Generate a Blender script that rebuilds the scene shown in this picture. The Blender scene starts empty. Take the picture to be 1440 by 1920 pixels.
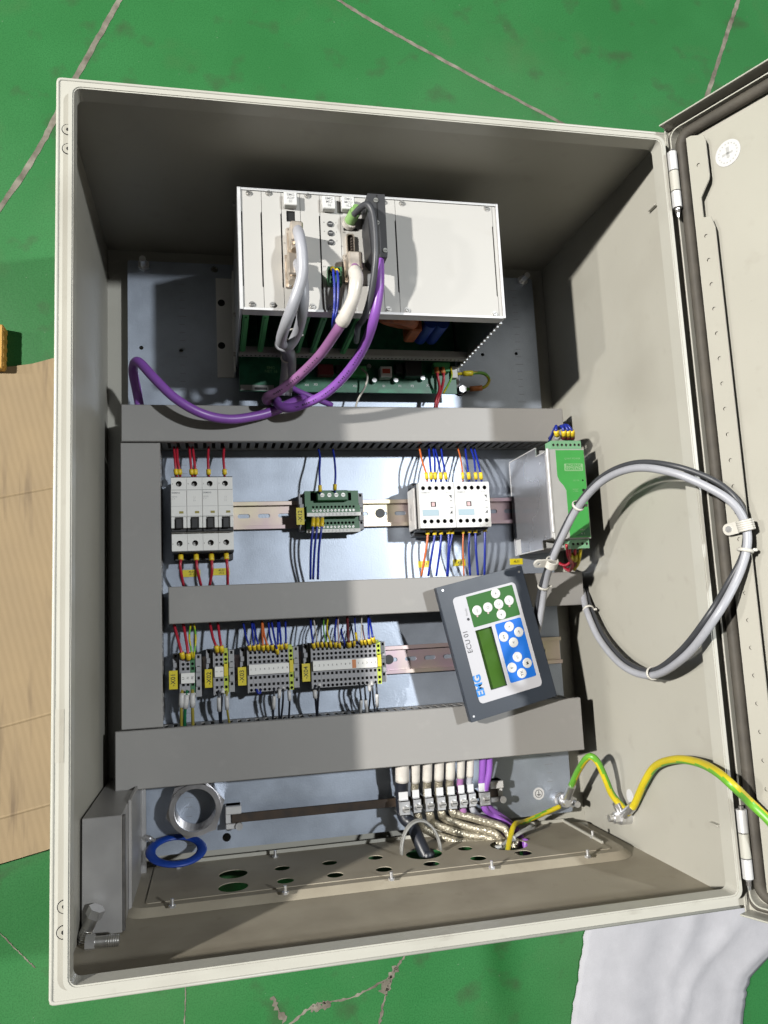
import bpy, math, random
from mathutils import Vector, Matrix, noise
from mathutils.geometry import tessellate_polygon
random.seed(7)
S = 0.001                                   # the model is written in millimetres
scene = bpy.context.scene
col = scene.collection

# ------------------------------------------------------------------ camera
CR = ((0.977303, -0.048158, 0.206302), (-0.018914, -0.989766, -0.141441), (0.211003, 0.134329, -0.968212))
CC = Vector((128.758, 277.292, 1008.5)); CF = 1477.23
RX, RY, RZ = (Vector(r) for r in CR)
cam = bpy.data.objects.new('camera', bpy.data.cameras.new('camera')); col.objects.link(cam)
cam.matrix_world = Matrix(((RX.x, -RY.x, -RZ.x, CC.x*S), (RX.y, -RY.y, -RZ.y, CC.y*S), (RX.z, -RY.z, -RZ.z, CC.z*S), (0, 0, 0, 1)))
cam.data.sensor_fit = 'VERTICAL'; cam.data.sensor_height = 32.0
cam.data.lens = 32.0*CF/1920; cam.data.clip_start = 0.02; cam.data.clip_end = 100
scene.camera = cam
# ------------------------------------------------------------------ world, lamps, exposure
w = bpy.data.worlds.new('World'); scene.world = w; w.use_nodes = True
w.node_tree.nodes['Background'].inputs[0].default_value = (1.0, 0.95, 0.86, 1)
w.node_tree.nodes['Background'].inputs[1].default_value = 0.030
def lamp(name, to_lamp, dist, watts, radius, color):
    L = bpy.data.lights.new(name, 'POINT'); L.energy = watts; L.shadow_soft_size = radius; L.color = color
    o = bpy.data.objects.new(name, L); col.objects.link(o)
    o.location = Vector((300, 380, 150))*S + Vector(to_lamp).normalized()*dist
lamp('hall_lamp_right', (0.455, 0.16, 1.0), 6.0, 1080, 0.12, (0.93, 0.97, 1.0))
lamp('hall_lamp_left', (-1.07, 0.22, 1.0), 7.5, 4500, 0.12, (1.0, 0.97, 0.92))
lamp('hall_lamp_far_left', (-2.35, 0.23, 1.0), 11.0, 1500, 0.2, (1.0, 0.97, 0.92))
vs = scene.view_settings
vs.view_transform = 'Standard'; vs.look = 'None'; vs.exposure = 0.0; vs.gamma = 1.0; vs.use_curve_mapping = False
scene.render.engine = 'CYCLES'
scene.cycles.use_denoising = True; scene.cycles.max_bounces = 8; scene.cycles.diffuse_bounces = 1
scene.cycles.sample_clamp_indirect = 6.0

# ------------------------------------------------------------------ pixel -> place (mm)
def ray(x, y): return RX*((x-720)/CF) + RY*((y-960)/CF) + RZ
def P(x, y, z): d = ray(x, y); return CC + d*((z-CC.z)/d.z)
def PX(x, y, X): d = ray(x, y); return CC + d*((X-CC.x)/d.x)
def PY(x, y, Y): d = ray(x, y); return CC + d*((Y-CC.y)/d.y)

# ------------------------------------------------------------------ materials
def mat(name, c, rough=0.5, metal=0.0, var=0.06, vscale=60, bump=0.0, bscale=300, spec=0.5, c2=None, fine=0.0, coat=0, alpha=None):
    m = bpy.data.materials.new(name); m.use_nodes = True
    nt = m.node_tree; N = nt.nodes; L = nt.links; b = N['Principled BSDF']
    b.inputs['Roughness'].default_value = rough; b.inputs['Metallic'].default_value = metal
    b.inputs['Specular IOR Level'].default_value = spec
    if coat: b.inputs['Coat Weight'].default_value = coat
    tc = N.new('ShaderNodeTexCoord'); geo = N.new('ShaderNodeNewGeometry')
    n1 = N.new('ShaderNodeTexNoise'); n1.inputs['Scale'].default_value = vscale; n1.inputs['Detail'].default_value = 5
    L.new(geo.outputs['Position'], n1.inputs['Vector'])
    mx = N.new('ShaderNodeMix'); mx.data_type = 'RGBA'
    a = [max(0, x*(1-var)) for x in c]; d = [x*(1+var) for x in c] if c2 is None else list(c2)
    mx.inputs['A'].default_value = (*a, 1); mx.inputs['B'].default_value = (*d, 1)
    rp = N.new('ShaderNodeMapRange'); rp.inputs['From Min'].default_value = 0.3; rp.inputs['From Max'].default_value = 0.7
    L.new(n1.outputs['Fac'], rp.inputs['Value']); L.new(rp.outputs['Result'], mx.inputs['Factor'])
    out = mx.outputs['Result']
    if fine:
        n3 = N.new('ShaderNodeTexNoise'); n3.inputs['Scale'].default_value = 1400; n3.inputs['Detail'].default_value = 2
        L.new(geo.outputs['Position'], n3.inputs['Vector'])
        r3 = N.new('ShaderNodeMapRange'); r3.inputs['To Min'].default_value = 1-fine; r3.inputs['To Max'].default_value = 1+fine
        r3.inputs['From Min'].default_value = 0.25; r3.inputs['From Max'].default_value = 0.75
        L.new(n3.outputs['Fac'], r3.inputs['Value'])
        mm = N.new('ShaderNodeVectorMath'); mm.operation = 'SCALE'
        L.new(out, mm.inputs[0]); L.new(r3.outputs['Result'], mm.inputs['Scale']); out = mm.outputs[0]
    L.new(out, b.inputs['Base Color'])
    rr = N.new('ShaderNodeMapRange'); rr.inputs['To Min'].default_value = max(0.02, rough-0.08); rr.inputs['To Max'].default_value = min(1, rough+0.08)
    L.new(n1.outputs['Fac'], rr.inputs['Value']); L.new(rr.outputs['Result'], b.inputs['Roughness'])
    if bump:
        n2 = N.new('ShaderNodeTexNoise'); n2.inputs['Scale'].default_value = bscale; n2.inputs['Detail'].default_value = 3
        L.new(geo.outputs['Position'], n2.inputs['Vector'])
        bp = N.new('ShaderNodeBump'); bp.inputs['Strength'].default_value = bump; bp.inputs['Distance'].default_value = 0.001
        L.new(n2.outputs['Fac'], bp.inputs['Height']); L.new(bp.outputs['Normal'], b.inputs['Normal'])
    if alpha is not None:
        b.inputs['Transmission Weight'].default_value = alpha
    return m

M = {}
KA = 0.66                                   # one reflectance scale for the whole paint and plastic list
def dm(k, c, *a, **kw):
    if kw.get('c2'): kw['c2'] = [x*KA for x in kw['c2']]
    f = 1.0 if kw.get('metal', 0) > .8 else KA
    M[k] = mat(k, [x*f for x in c], *a, **kw)
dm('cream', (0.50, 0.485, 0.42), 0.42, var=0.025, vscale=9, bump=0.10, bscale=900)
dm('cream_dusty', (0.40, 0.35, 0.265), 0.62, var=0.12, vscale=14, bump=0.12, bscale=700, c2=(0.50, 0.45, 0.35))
dm('cream_lit', (0.56, 0.55, 0.485), 0.35, var=0.03, vscale=12, bump=0.06, bscale=900)  # same cabinet paint, lightened for the light on rim, lip and edges
dm('galv', (0.50, 0.56, 0.66), 0.40, metal=0.66, var=0.12, vscale=22, bump=0.08, bscale=500, fine=0.10)
dm('zinc', (0.66, 0.66, 0.67), 0.32, metal=0.9, var=0.10, vscale=60)
dm('alu', (0.62, 0.62, 0.63), 0.33, metal=0.92, var=0.05, vscale=30)
dm('alu_white', (0.80, 0.80, 0.80), 0.45, metal=0.35, var=0.03)
dm('alu_brush', (0.60, 0.61, 0.65), 0.27, metal=0.70, var=0.10, vscale=10, bump=0.05, bscale=60)
dm('passivate', (0.80, 0.58, 0.70), 0.34, metal=0.75, c2=(0.82, 0.74, 0.52), vscale=16)
dm('steel', (0.45, 0.44, 0.42), 0.35, metal=0.9, var=0.2, vscale=80)
dm('dark_steel', (0.22, 0.21, 0.20), 0.45, metal=0.7, var=0.25, vscale=60)
dm('bracket_steel', (0.52, 0.505, 0.49), 0.42, metal=0.5, var=0.10, vscale=25)
dm('rust', (0.035, 0.028, 0.024), 0.75, metal=0.2, c2=(0.085, 0.055, 0.035), vscale=70)
dm('duct', (0.30, 0.29, 0.275), 0.52, var=0.02, vscale=10, bump=0.10, bscale=1200, fine=0.03)
dm('duct_lid', (0.33, 0.32, 0.305), 0.48, var=0.02, vscale=10, bump=0.10, bscale=1200, fine=0.03)
dm('white', (0.74, 0.74, 0.72), 0.45, var=0.02)
dm('module_white', (0.96, 0.95, 0.91), 0.42, var=0.015, vscale=20, fine=0.02)
dm('panel', (0.57, 0.56, 0.53), 0.42, var=0.015, vscale=14, fine=0.015)
dm('black', (0.018, 0.018, 0.02), 0.45, var=0.2)
dm('black_soft', (0.035, 0.036, 0.04), 0.55, var=0.2)
dm('hole', (0.006, 0.006, 0.006), 0.8, var=0.1)
dm('grey_plastic', (0.39, 0.39, 0.41), 0.5, var=0.05)
dm('grey_light', (0.50, 0.50, 0.49), 0.5, var=0.05)
dm('green_plastic', (0.055, 0.20, 0.085), 0.45, var=0.08)
dm('green_light', (0.22, 0.47, 0.27), 0.45, var=0.06)
dm('psu_green', (0.065, 0.42, 0.085), 0.45, var=0.05)
dm('psu_dark', (0.02, 0.17, 0.06), 0.45, var=0.05)
dm('pcb', (0.025, 0.19, 0.10), 0.4, var=0.2, vscale=120)
dm('card_guide', (0.09, 0.46, 0.15), 0.5, var=0.1)
dm('orange_coil', (0.42, 0.11, 0.03), 0.5, var=0.3, vscale=200)
dm('hmi_frame', (0.030, 0.040, 0.058), 0.42, var=0.08, vscale=30, fine=0.06, bump=0.06, bscale=800)
dm('hmi_face', (0.60, 0.60, 0.64), 0.5, var=0.01)
dm('hmi_green', (0.030, 0.15, 0.022), 0.55, var=0.03, spec=.3)
dm('hmi_blue', (0.008, 0.17, 0.70), 0.55, var=0.03, spec=.3)
dm('hmi_lcd', (0.065, 0.16, 0.024), 0.12, var=0.03, coat=.6)
dm('red_wire', (0.50, 0.022, 0.045), 0.38, var=0.08)
dm('blue_wire', (0.015, 0.035, 0.36), 0.38, var=0.08)
dm('orange_wire', (0.72, 0.17, 0.045), 0.4, var=0.08)
dm('black_wire', (0.014, 0.017, 0.026), 0.4, var=0.1)
dm('yellow_wire', (0.72, 0.58, 0.02), 0.4, var=0.06)
dm('green_wire', (0.16, 0.48, 0.04), 0.4, var=0.06)
dm('dkgreen_wire', (0.01, 0.15, 0.06), 0.4, var=0.06)
dm('olive_wire', (0.36, 0.30, 0.05), 0.45, var=0.08)
dm('white_wire', (0.66, 0.62, 0.56), 0.45, var=0.05)
dm('pink_wire', (0.62, 0.42, 0.42), 0.45, var=0.05)
dm('maroon_wire', (0.15, 0.018, 0.025), 0.45, var=0.1)
dm('purple', (0.30, 0.105, 0.50), 0.38, var=0.06)
dm('pink_purple', (0.37, 0.16, 0.37), 0.40, var=0.10)
dm('grey_cable', (0.44, 0.45, 0.49), 0.42, var=0.05)
dm('dark_cable', (0.055, 0.058, 0.066), 0.45, var=0.1)
dm('shrink_white', (0.70, 0.66, 0.60), 0.35, var=0.10, vscale=90)
dm('yellow_tag', (0.80, 0.66, 0.02), 0.42, var=0.04)
dm('sleeve', (0.92, 0.66, 0.03), 0.42, var=0.12, vscale=260)
dm('white_sleeve', (0.68, 0.67, 0.66), 0.45, var=0.05)
dm('nylon', (0.68, 0.66, 0.60), 0.4, var=0.04)
dm('ink', (0.012, 0.012, 0.014), 0.6, var=0)
dm('ink_grey', (0.30, 0.30, 0.31), 0.6, var=0)
dm('ink_pale', (0.30, 0.56, 0.28), 0.6, var=0)
dm('ink_blue', (0.02, 0.25, 0.72), 0.5, var=0)
dm('screw_head', (0.62, 0.62, 0.58), 0.32, metal=0.75, var=0.15, vscale=300)
dm('cyan_label', (0.40, 0.53, 0.60), 0.5, var=0.03)
dm('gasket', (0.085, 0.075, 0.06), 0.75, var=0.25, vscale=50, bump=0.3, bscale=400)
dm('blue_rubber', (0.008, 0.055, 0.36), 0.45, var=0.1)
dm('nut_steel', (0.50, 0.49, 0.50), 0.30, metal=0.95, var=0.12, vscale=50)
dm('dsub', (0.66, 0.58, 0.49), 0.34, metal=0.85, var=0.15, vscale=80)
dm('cloth', (0.46, 0.46, 0.49), 0.9, var=0.05, vscale=40, bump=0.22, bscale=160, fine=0.06)
dm('wood', (0.72, 0.40, 0.08), 0.6, var=0.15, vscale=40)
dm('sticker', (0.72, 0.72, 0.72), 0.4, var=0.02)
dm('hole_grey', (0.16, 0.15, 0.13), 0.6, var=0.1)
dm('orange_tag', (0.72, 0.24, 0.06), 0.45, var=0.05)
dm('green_soft', (0.27, 0.50, 0.16), 0.45, var=0.08)
dm('bush_grey', (0.26, 0.26, 0.245), 0.5, var=0.1)
dm('lime', (0.55, 0.66, 0.06), 0.45, var=0.05)
dm('red_relay', (0.45, 0.06, 0.03), 0.4, var=0.05)

def nodes_of(m): return m.node_tree.nodes, m.node_tree.links, m.node_tree.nodes['Principled BSDF']
for kk, dirt, amt in (('cream', (0.20, 0.185, 0.15), .35), ('cream_lit', (0.22, 0.205, 0.175), .5), ('cream_dusty', (0.15, 0.12, 0.08), .6), ('duct_lid', (0.30, 0.29, 0.27), .35), ('panel', (0.30, 0.28, 0.24), .25)):
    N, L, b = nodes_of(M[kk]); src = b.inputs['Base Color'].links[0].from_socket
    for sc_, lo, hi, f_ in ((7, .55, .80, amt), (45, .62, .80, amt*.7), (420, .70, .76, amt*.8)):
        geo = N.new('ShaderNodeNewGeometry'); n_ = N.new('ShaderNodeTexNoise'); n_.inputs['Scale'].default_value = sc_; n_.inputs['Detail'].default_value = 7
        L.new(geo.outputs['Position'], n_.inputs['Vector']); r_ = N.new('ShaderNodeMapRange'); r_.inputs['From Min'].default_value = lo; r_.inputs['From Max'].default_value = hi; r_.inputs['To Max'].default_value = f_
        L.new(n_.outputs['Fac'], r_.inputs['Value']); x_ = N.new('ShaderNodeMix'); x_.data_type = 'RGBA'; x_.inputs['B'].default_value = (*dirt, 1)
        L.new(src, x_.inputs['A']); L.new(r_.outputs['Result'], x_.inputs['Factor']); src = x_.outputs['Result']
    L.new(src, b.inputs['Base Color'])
# painted green floor: scuffs, dust and speckle
m = mat('floor_green', (0.019, 0.124, 0.031), 0.42, var=0.05, vscale=3, bump=0.12, bscale=160); M['floor'] = m
N, L, b = nodes_of(m)
src = b.inputs['Base Color'].links[0].from_socket
def layer(src, color, scale, lo, hi, fac, detail=6):
    geo = N.new('ShaderNodeNewGeometry'); n = N.new('ShaderNodeTexNoise'); n.inputs['Scale'].default_value = scale; n.inputs['Detail'].default_value = detail
    L.new(geo.outputs['Position'], n.inputs['Vector'])
    r = N.new('ShaderNodeMapRange'); r.inputs['From Min'].default_value = lo; r.inputs['From Max'].default_value = hi; r.inputs['To Max'].default_value = fac
    L.new(n.outputs['Fac'], r.inputs['Value'])
    x = N.new('ShaderNodeMix'); x.data_type = 'RGBA'; x.inputs['B'].default_value = (*color, 1)
    L.new(src, x.inputs['A']); L.new(r.outputs['Result'], x.inputs['Factor']); return x.outputs['Result']
src = layer(src, (0.025, 0.146, 0.040), 9, 0.42, 0.70, 0.7)
src = layer(src, (0.055, 0.095, 0.035), 11, 0.60, 0.80, 0.5)
src = layer(src, (0.008, 0.085, 0.018), 600, 0.42, 0.66, 0.7, 2)
src = layer(src, (0.12, 0.14, 0.08), 2.2, 0.54, 0.74, 0.16, 8)
src = layer(src, (0.03, 0.045, 0.02), 20, 0.58, 0.74, 0.6, 10)
src = layer(src, (0.20, 0.23, 0.18), 210, 0.73, 0.78, 0.6, 3)
L.new(src, b.inputs['Base Color'])
m = mat('joint_concrete', (0.10, 0.085, 0.06), 0.85, var=0.3, vscale=60, bump=0.5, bscale=300, c2=(0.19, 0.175, 0.14)); M['joint'] = m
# corrugated cardboard: flute shadows put into the colour as dark stripes
m = mat('cardboard', (0.250, 0.186, 0.106), 0.8, var=0.06, vscale=16, fine=0.05); M['cardboard'] = m
N, L, b = nodes_of(m)
src = b.inputs['Base Color'].links[0].from_socket
geo = N.new('ShaderNodeNewGeometry'); mp = N.new('ShaderNodeMapping'); mp.inputs['Rotation'].default_value = (0, 0, math.radians(-14)); mp.inputs['Scale'].default_value = (110, 9, 1)
L.new(geo.outputs['Position'], mp.inputs['Vector'])
n = N.new('ShaderNodeTexNoise'); n.inputs['Scale'].default_value = 1.0; n.inputs['Detail'].default_value = 4; L.new(mp.outputs[0], n.inputs['Vector'])
r = N.new('ShaderNodeMapRange'); r.inputs['From Min'].default_value = 0.52; r.inputs['From Max'].default_value = 0.75; r.inputs['To Max'].default_value = 0.75
L.new(n.outputs['Fac'], r.inputs['Value'])
n2 = N.new('ShaderNodeTexNoise'); n2.inputs['Scale'].default_value = 6; L.new(geo.outputs['Position'], n2.inputs['Vector'])
r2 = N.new('ShaderNodeMapRange'); r2.inputs['From Min'].default_value = 0.42; r2.inputs['From Max'].default_value = 0.6; L.new(n2.outputs['Fac'], r2.inputs['Value'])
mu = N.new('ShaderNodeMath'); mu.operation = 'MULTIPLY'; L.new(r.outputs['Result'], mu.inputs[0]); L.new(r2.outputs['Result'], mu.inputs[1])
x = N.new('ShaderNodeMix'); x.data_type = 'RGBA'; x.inputs['B'].default_value = (0.09, 0.062, 0.04, 1)
L.new(src, x.inputs['A']); L.new(mu.outputs[0], x.inputs['Factor']); L.new(x.outputs['Result'], b.inputs['Base Color'])
wv = N.new('ShaderNodeTexWave'); wv.inputs['Scale'].default_value = 40; wv.inputs['Distortion'].default_value = 1.2; wv.inputs['Detail'].default_value = 2
mp2 = N.new('ShaderNodeMapping'); mp2.inputs['Rotation'].default_value = (0, 0, math.radians(-14)); L.new(geo.outputs['Position'], mp2.inputs['Vector']); L.new(mp2.outputs[0], wv.inputs['Vector'])
bp = N.new('ShaderNodeBump'); bp.inputs['Strength'].default_value = 0.10; bp.inputs['Distance'].default_value = 0.0012; L.new(wv.outputs['Fac'], bp.inputs['Height']); L.new(bp.outputs['Normal'], b.inputs['Normal'])
# braided screen
m = mat('braid', (0.27, 0.24, 0.175), 0.36, metal=0.65, var=0.22, vscale=420, c2=(0.46, 0.42, 0.33)); M['braid'] = m
N, L, b = nodes_of(m)
geo = N.new('ShaderNodeNewGeometry'); v = N.new('ShaderNodeTexVoronoi'); v.inputs['Scale'].default_value = 560; L.new(geo.outputs['Position'], v.inputs['Vector'])
bp = N.new('ShaderNodeBump'); bp.inputs['Strength'].default_value = 0.7; bp.inputs['Distance'].default_value = 0.0008; L.new(v.outputs['Distance'], bp.inputs['Height']); L.new(bp.outputs['Normal'], b.inputs['Normal'])

# ------------------------------------------------------------------ mesh helpers
ORG = {}
def circ(cx, cy, r, n=16, ry=None, a0=0.0):
    ry = r if ry is None else ry
    return [(cx+r*math.cos(a0+2*math.pi*i/n), cy+ry*math.sin(a0+2*math.pi*i/n)) for i in range(n)]
def rect(x0, x1, y0, y1): return [(x0, y0), (x1, y0), (x1, y1), (x0, y1)]
def rrect(x0, x1, y0, y1, r, k=4):
    o = []
    for cx, cy, a in ((x1-r, y0+r, -90), (x1-r, y1-r, 0), (x0+r, y1-r, 90), (x0+r, y0+r, 180)):
        for i in range(k+1):
            t = math.radians(a+90*i/k); o.append((cx+r*math.cos(t), cy+r*math.sin(t)))
    return o
def slot(cx, cy, w, h, k=5):
    return rrect(cx-w/2, cx+w/2, cy-h/2, cy+h/2, min(w, h)/2*0.98, k)
class MB:
    def __init__(s): s.v = []; s.f = []; s.m = []; s.fr = None; s.sm = []
    def frame(s, o=None, u=(1, 0, 0), v=(0, 1, 0), n=(0, 0, 1)):
        s.fr = None if o is None else (Vector(o), Vector(u), Vector(v), Vector(n)); return s
    def T(s, p):
        if s.fr is None: return Vector(p)
        o, u, v, n = s.fr; return o+u*p[0]+v*p[1]+n*p[2]
    def add(s, vs, fs, mi=0, smooth=False):
        k = len(s.v); s.v += [s.T(p) for p in vs]
        for f in fs: s.f.append(tuple(i+k for i in f)); s.m.append(mi); s.sm.append(smooth)
        return s
    def box(s, x0, x1, y0, y1, z0, z1, mi=0, bev=0.0):
        x0, x1 = min(x0, x1), max(x0, x1); y0, y1 = min(y0, y1), max(y0, y1); z0, z1 = min(z0, z1), max(z0, z1)
        c = min(bev, (x1-x0)*.45, (y1-y0)*.45, (z1-z0)*.45)
        if c <= 0:
            vs = [(x, y, z) for z in (z0, z1) for y in (y0, y1) for x in (x0, x1)]
            return s.add(vs, [(0, 2, 3, 1), (4, 5, 7, 6), (0, 1, 5, 4), (2, 6, 7, 3), (0, 4, 6, 2), (1, 3, 7, 5)], mi)
        vs = []; idx = {}
        for ix in (0, 1):
            for iy in (0, 1):
                for iz in (0, 1):
                    X, Y, Z = (x0, x1)[ix], (y0, y1)[iy], (z0, z1)[iz]
                    sx, sy, sz = (1, -1)[ix], (1, -1)[iy], (1, -1)[iz]
                    idx[ix, iy, iz] = len(vs)
                    vs += [(X, Y+sy*c, Z+sz*c), (X+sx*c, Y, Z+sz*c), (X+sx*c, Y+sy*c, Z)]
        g = lambda ix, iy, iz, a: idx[ix, iy, iz]+a
        fs = []
        for i in (0, 1):
            q = [g(i, 0, 0, 0), g(i, 1, 0, 0), g(i, 1, 1, 0), g(i, 0, 1, 0)]; fs.append(q if i else q[::-1])
            q = [g(0, i, 0, 1), g(0, i, 1, 1), g(1, i, 1, 1), g(1, i, 0, 1)]; fs.append(q if i else q[::-1])
            q = [g(0, 0, i, 2), g(1, 0, i, 2), g(1, 1, i, 2), g(0, 1, i, 2)]; fs.append(q if i else q[::-1])
        for i in (0, 1):
            for j in (0, 1):
                q = [g(i, j, 0, 0), g(i, j, 1, 0), g(i, j, 1, 1), g(i, j, 0, 1)]; fs.append(q if (i ^ j) else q[::-1])
                q = [g(i, 0, j, 0), g(i, 0, j, 2), g(i, 1, j, 2), g(i, 1, j, 0)]; fs.append(q if not (i ^ j) else q[::-1])
                q = [g(0, i, j, 1), g(1, i, j, 1), g(1, i, j, 2), g(0, i, j, 2)]; fs.append(q if not (i ^ j) else q[::-1])
        for i in (0, 1):
            for j in (0, 1):
                for k in (0, 1):
                    q = [g(i, j, k, 0), g(i, j, k, 1), g(i, j, k, 2)]; fs.append(q if (i+j+k) % 2 else q[::-1])
        return s.add(vs, fs, mi)
    def prism(s, poly, a, b, axes='xyz', mi=0):
        """poly in the first two axes of `axes`, extruded a..b along the third"""
        n = len(poly)
        def put(p, c):
            d = {axes[0]: p[0], axes[1]: p[1], axes[2]: c}; return (d['x'], d['y'], d['z'])
        vs = [put(p, a) for p in poly]+[put(p, b) for p in poly]
        fs = [tuple(range(n))[::-1], tuple(range(n, 2*n))]+[(i, (i+1) % n, n+(i+1) % n, n+i) for i in range(n)]
        return s.add(vs, fs, mi)
    def plate(s, outer, holes, z0, z1, mi=0, hmi=None):
        """flat slab z0..z1 with polygon openings; hole = (poly, depth|None); None goes through"""
        polys = [outer]+[h[0] for h in holes]
        tri = tessellate_polygon([[Vector((p[0], p[1], 0)) for p in q] for q in polys])
        flat = [p for q in polys for p in q]
        def up(t):
            (ax, ay), (bx, by), (cx, cy) = (flat[i] for i in t)
            return t if (bx-ax)*(cy-ay)-(by-ay)*(cx-ax) > 0 else t[::-1]
        tri = [up(t) for t in tri]
        s.add([(x, y, z1) for x, y in flat], tri, mi)
        n = len(outer)
        s.add([(x, y, z0) for x, y in outer]+[(x, y, z1) for x, y in outer], [(i, (i+1) % n, n+(i+1) % n, n+i) for i in range(n)], mi)
        thru = all(h[1] is None for h in holes)
        if thru: s.add([(x, y, z0) for x, y in flat], [t[::-1] for t in tri], mi)
        else: s.add([(x, y, z0) for x, y in outer], [tuple(range(n))[::-1]], mi)
        for q, d in holes:
            k = len(q); zz = z0 if d is None else z1-d
            hm = mi if hmi is None else hmi
            s.add([(x, y, z1) for x, y in q]+[(x, y, zz) for x, y in q], [(i, (i+1) % k, k+(i+1) % k, k+i) for i in range(k)], hm)
            if d is not None: s.add([(x, y, zz) for x, y in q], [tuple(range(k))], hm)
        return s
    def cyl(s, p0, p1, r0, r1=None, n=16, mi=0, caps=True):
        p0, p1 = Vector(p0), Vector(p1); r1 = r0 if r1 is None else r1
        d = (p1-p0).normalized(); a = d.cross(Vector((0, 0, 1)) if abs(d.z) < 0.9 else Vector((1, 0, 0))).normalized(); b2 = d.cross(a)
        vs = []
        for p, r in ((p0, r0), (p1, r1)):
            vs += [p+(a*math.cos(2*math.pi*i/n)+b2*math.sin(2*math.pi*i/n))*r for i in range(n)]
        s.add(vs, [(i, (i+1) % n, n+(i+1) % n, n+i) for i in range(n)], mi, n > 8)
        if caps: s.add(vs, [tuple(range(n))[::-1], tuple(range(n, 2*n))], mi)
        return s
    def ring(s, c, r, t, nrm=(0, 0, 1), n=40, k=10, mi=0, tz=None):
        nrm = Vector(nrm).normalized(); a = nrm.cross(Vector((0, 1, 0)) if abs(nrm.y) < .9 else Vector((1, 0, 0))).normalized(); b2 = nrm.cross(a); tz = tz or t
        vs = []; fs = []
        for i in range(n):
            e = a*math.cos(2*math.pi*i/n)+b2*math.sin(2*math.pi*i/n)
            for j in range(k):
                th = 2*math.pi*j/k; vs.append(Vector(c)+e*(r+t*math.cos(th))+nrm*(tz*math.sin(th)))
        for i in range(n):
            for j in range(k):
                fs.append((i*k+j, ((i+1) % n)*k+j, ((i+1) % n)*k+(j+1) % k, i*k+(j+1) % k))
        return s.add(vs, fs, mi, True)
    def tube(s, pts, r, n=10, mi=0, fn=None, rf=None):
        vs, fs, ms = tube_data(pts, r, n, fn, rf)
        k = len(s.v); s.v += [s.T(p) for p in vs]
        for f, m_ in zip(fs, ms): s.f.append(tuple(i+k for i in f)); s.m.append(mi+m_); s.sm.append(True)
        return s
    def build(s, name, mats, parent=None, origin=None):
        mats = mats if isinstance(mats, (list, tuple)) else [mats]
        me = bpy.data.meshes.new(name)
        if origin is None:
            xs = [p.x for p in s.v]; ys = [p.y for p in s.v]; zs = [p.z for p in s.v]
            origin = Vector(((min(xs)+max(xs))/2, (min(ys)+max(ys))/2, min(zs)))
        origin = Vector(origin)
        me.from_pydata([(p-origin)*S for p in s.v], [], s.f)
        for k in mats: me.materials.append(M[k] if isinstance(k, str) else k)
        me.polygons.foreach_set('material_index', s.m); me.polygons.foreach_set('use_smooth', s.sm)
        me.update()
        return place(bpy.data.objects.new(name, me), origin, parent)
def place(o, origin, parent=None):
    col.objects.link(o); origin = Vector(origin); ORG[o.name] = origin
    if parent is not None:
        o.parent = parent; o.location = (origin-ORG[parent.name])*S
    else: o.location = origin*S
    return o
def inst(src, origin, parent=None, name=None):
    o = src.copy()
    for k in list(o.keys()): del o[k]
    o.parent = None
    return place(o, origin, parent)
def tag(o, label, cat, group=None):
    o['label'] = label; o['category'] = cat
    if group: o['group'] = group
    return o
def thing(name, label, cat, loc, group=None):
    o = place(bpy.data.objects.new(name, None), loc); o.empty_display_size = 0.01
    return tag(o, label, cat, group)
def spline(pts, seg=6):
    pts = [Vector(p) for p in pts]
    if len(pts) == 2: return [pts[0].lerp(pts[1], i/seg) for i in range(seg+1)]
    q = [pts[0]*2-pts[1]]+pts+[pts[-1]*2-pts[-2]]; out = []
    for i in range(1, len(q)-2):
        a, b2, c, d = q[i-1], q[i], q[i+1], q[i+2]
        for j in range(seg):
            t = j/seg; out.append(0.5*((2*b2)+(c-a)*t+(2*a-5*b2+4*c-d)*t*t+(3*b2-a-3*c+d)*t**3))
    out.append(pts[-1]); return out
def tube_data(pts, r, n=10, fn=None, rf=None):
    vs = []; fs = []; ms = []; m_ = len(pts); prev = None
    for i, p in enumerate(pts):
        d = (pts[min(i+1, m_-1)]-pts[max(i-1, 0)]).normalized()
        if prev is None:
            a = d.cross(Vector((0, 0, 1)) if abs(d.z) < .9 else Vector((1, 0, 0))).normalized()
        else:
            a = (prev-d*prev.dot(d)).normalized()
        prev = a; b2 = d.cross(a); rr = r*(rf(i/(m_-1)) if rf else 1)
        vs += [p+(a*math.cos(2*math.pi*k/n)+b2*math.sin(2*math.pi*k/n))*rr for k in range(n)]
    for i in range(m_-1):
        for k in range(n):
            fs.append((i*n+k, i*n+(k+1) % n, (i+1)*n+(k+1) % n, (i+1)*n+k)); ms.append(fn(i/(m_-1), k/n) if fn else 0)
    fs.append(tuple(range(n))[::-1]); ms.append(0); fs.append(tuple(range((m_-1)*n, m_*n))); ms.append(0)
    return vs, fs, ms
_txt = {}
def lettering(s, size, o, u, v, mt, parent, nrm=None, align='CENTER', name='lettering', bold=0.0, lift=0.15):
    """flat printed letters; u = reading direction, v = up of the letters"""
    key = (s, align, bold)
    if key not in _txt:
        c = bpy.data.curves.new('t', 'FONT'); c.body = s; c.size = 1; c.align_x = align; c.align_y = 'CENTER'; c.offset = bold; c.resolution_u = 3; c.space_line = 0.95
        ob = bpy.data.objects.new('t', c); col.objects.link(ob)
        me = ob.to_mesh()
        _txt[key] = ([tuple(q.co) for q in me.vertices], [tuple(q.vertices) for q in me.polygons])
        ob.to_mesh_clear(); bpy.data.objects.remove(ob); bpy.data.curves.remove(c)
    vs, fs = _txt[key]; u = Vector(u).normalized(); v = Vector(v).normalized(); n = u.cross(v)
    b = MB().frame(Vector(o)+n*lift, u*size, v*size, n)
    b.add(vs, fs)
    return b.build(name, mt, parent)

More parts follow.
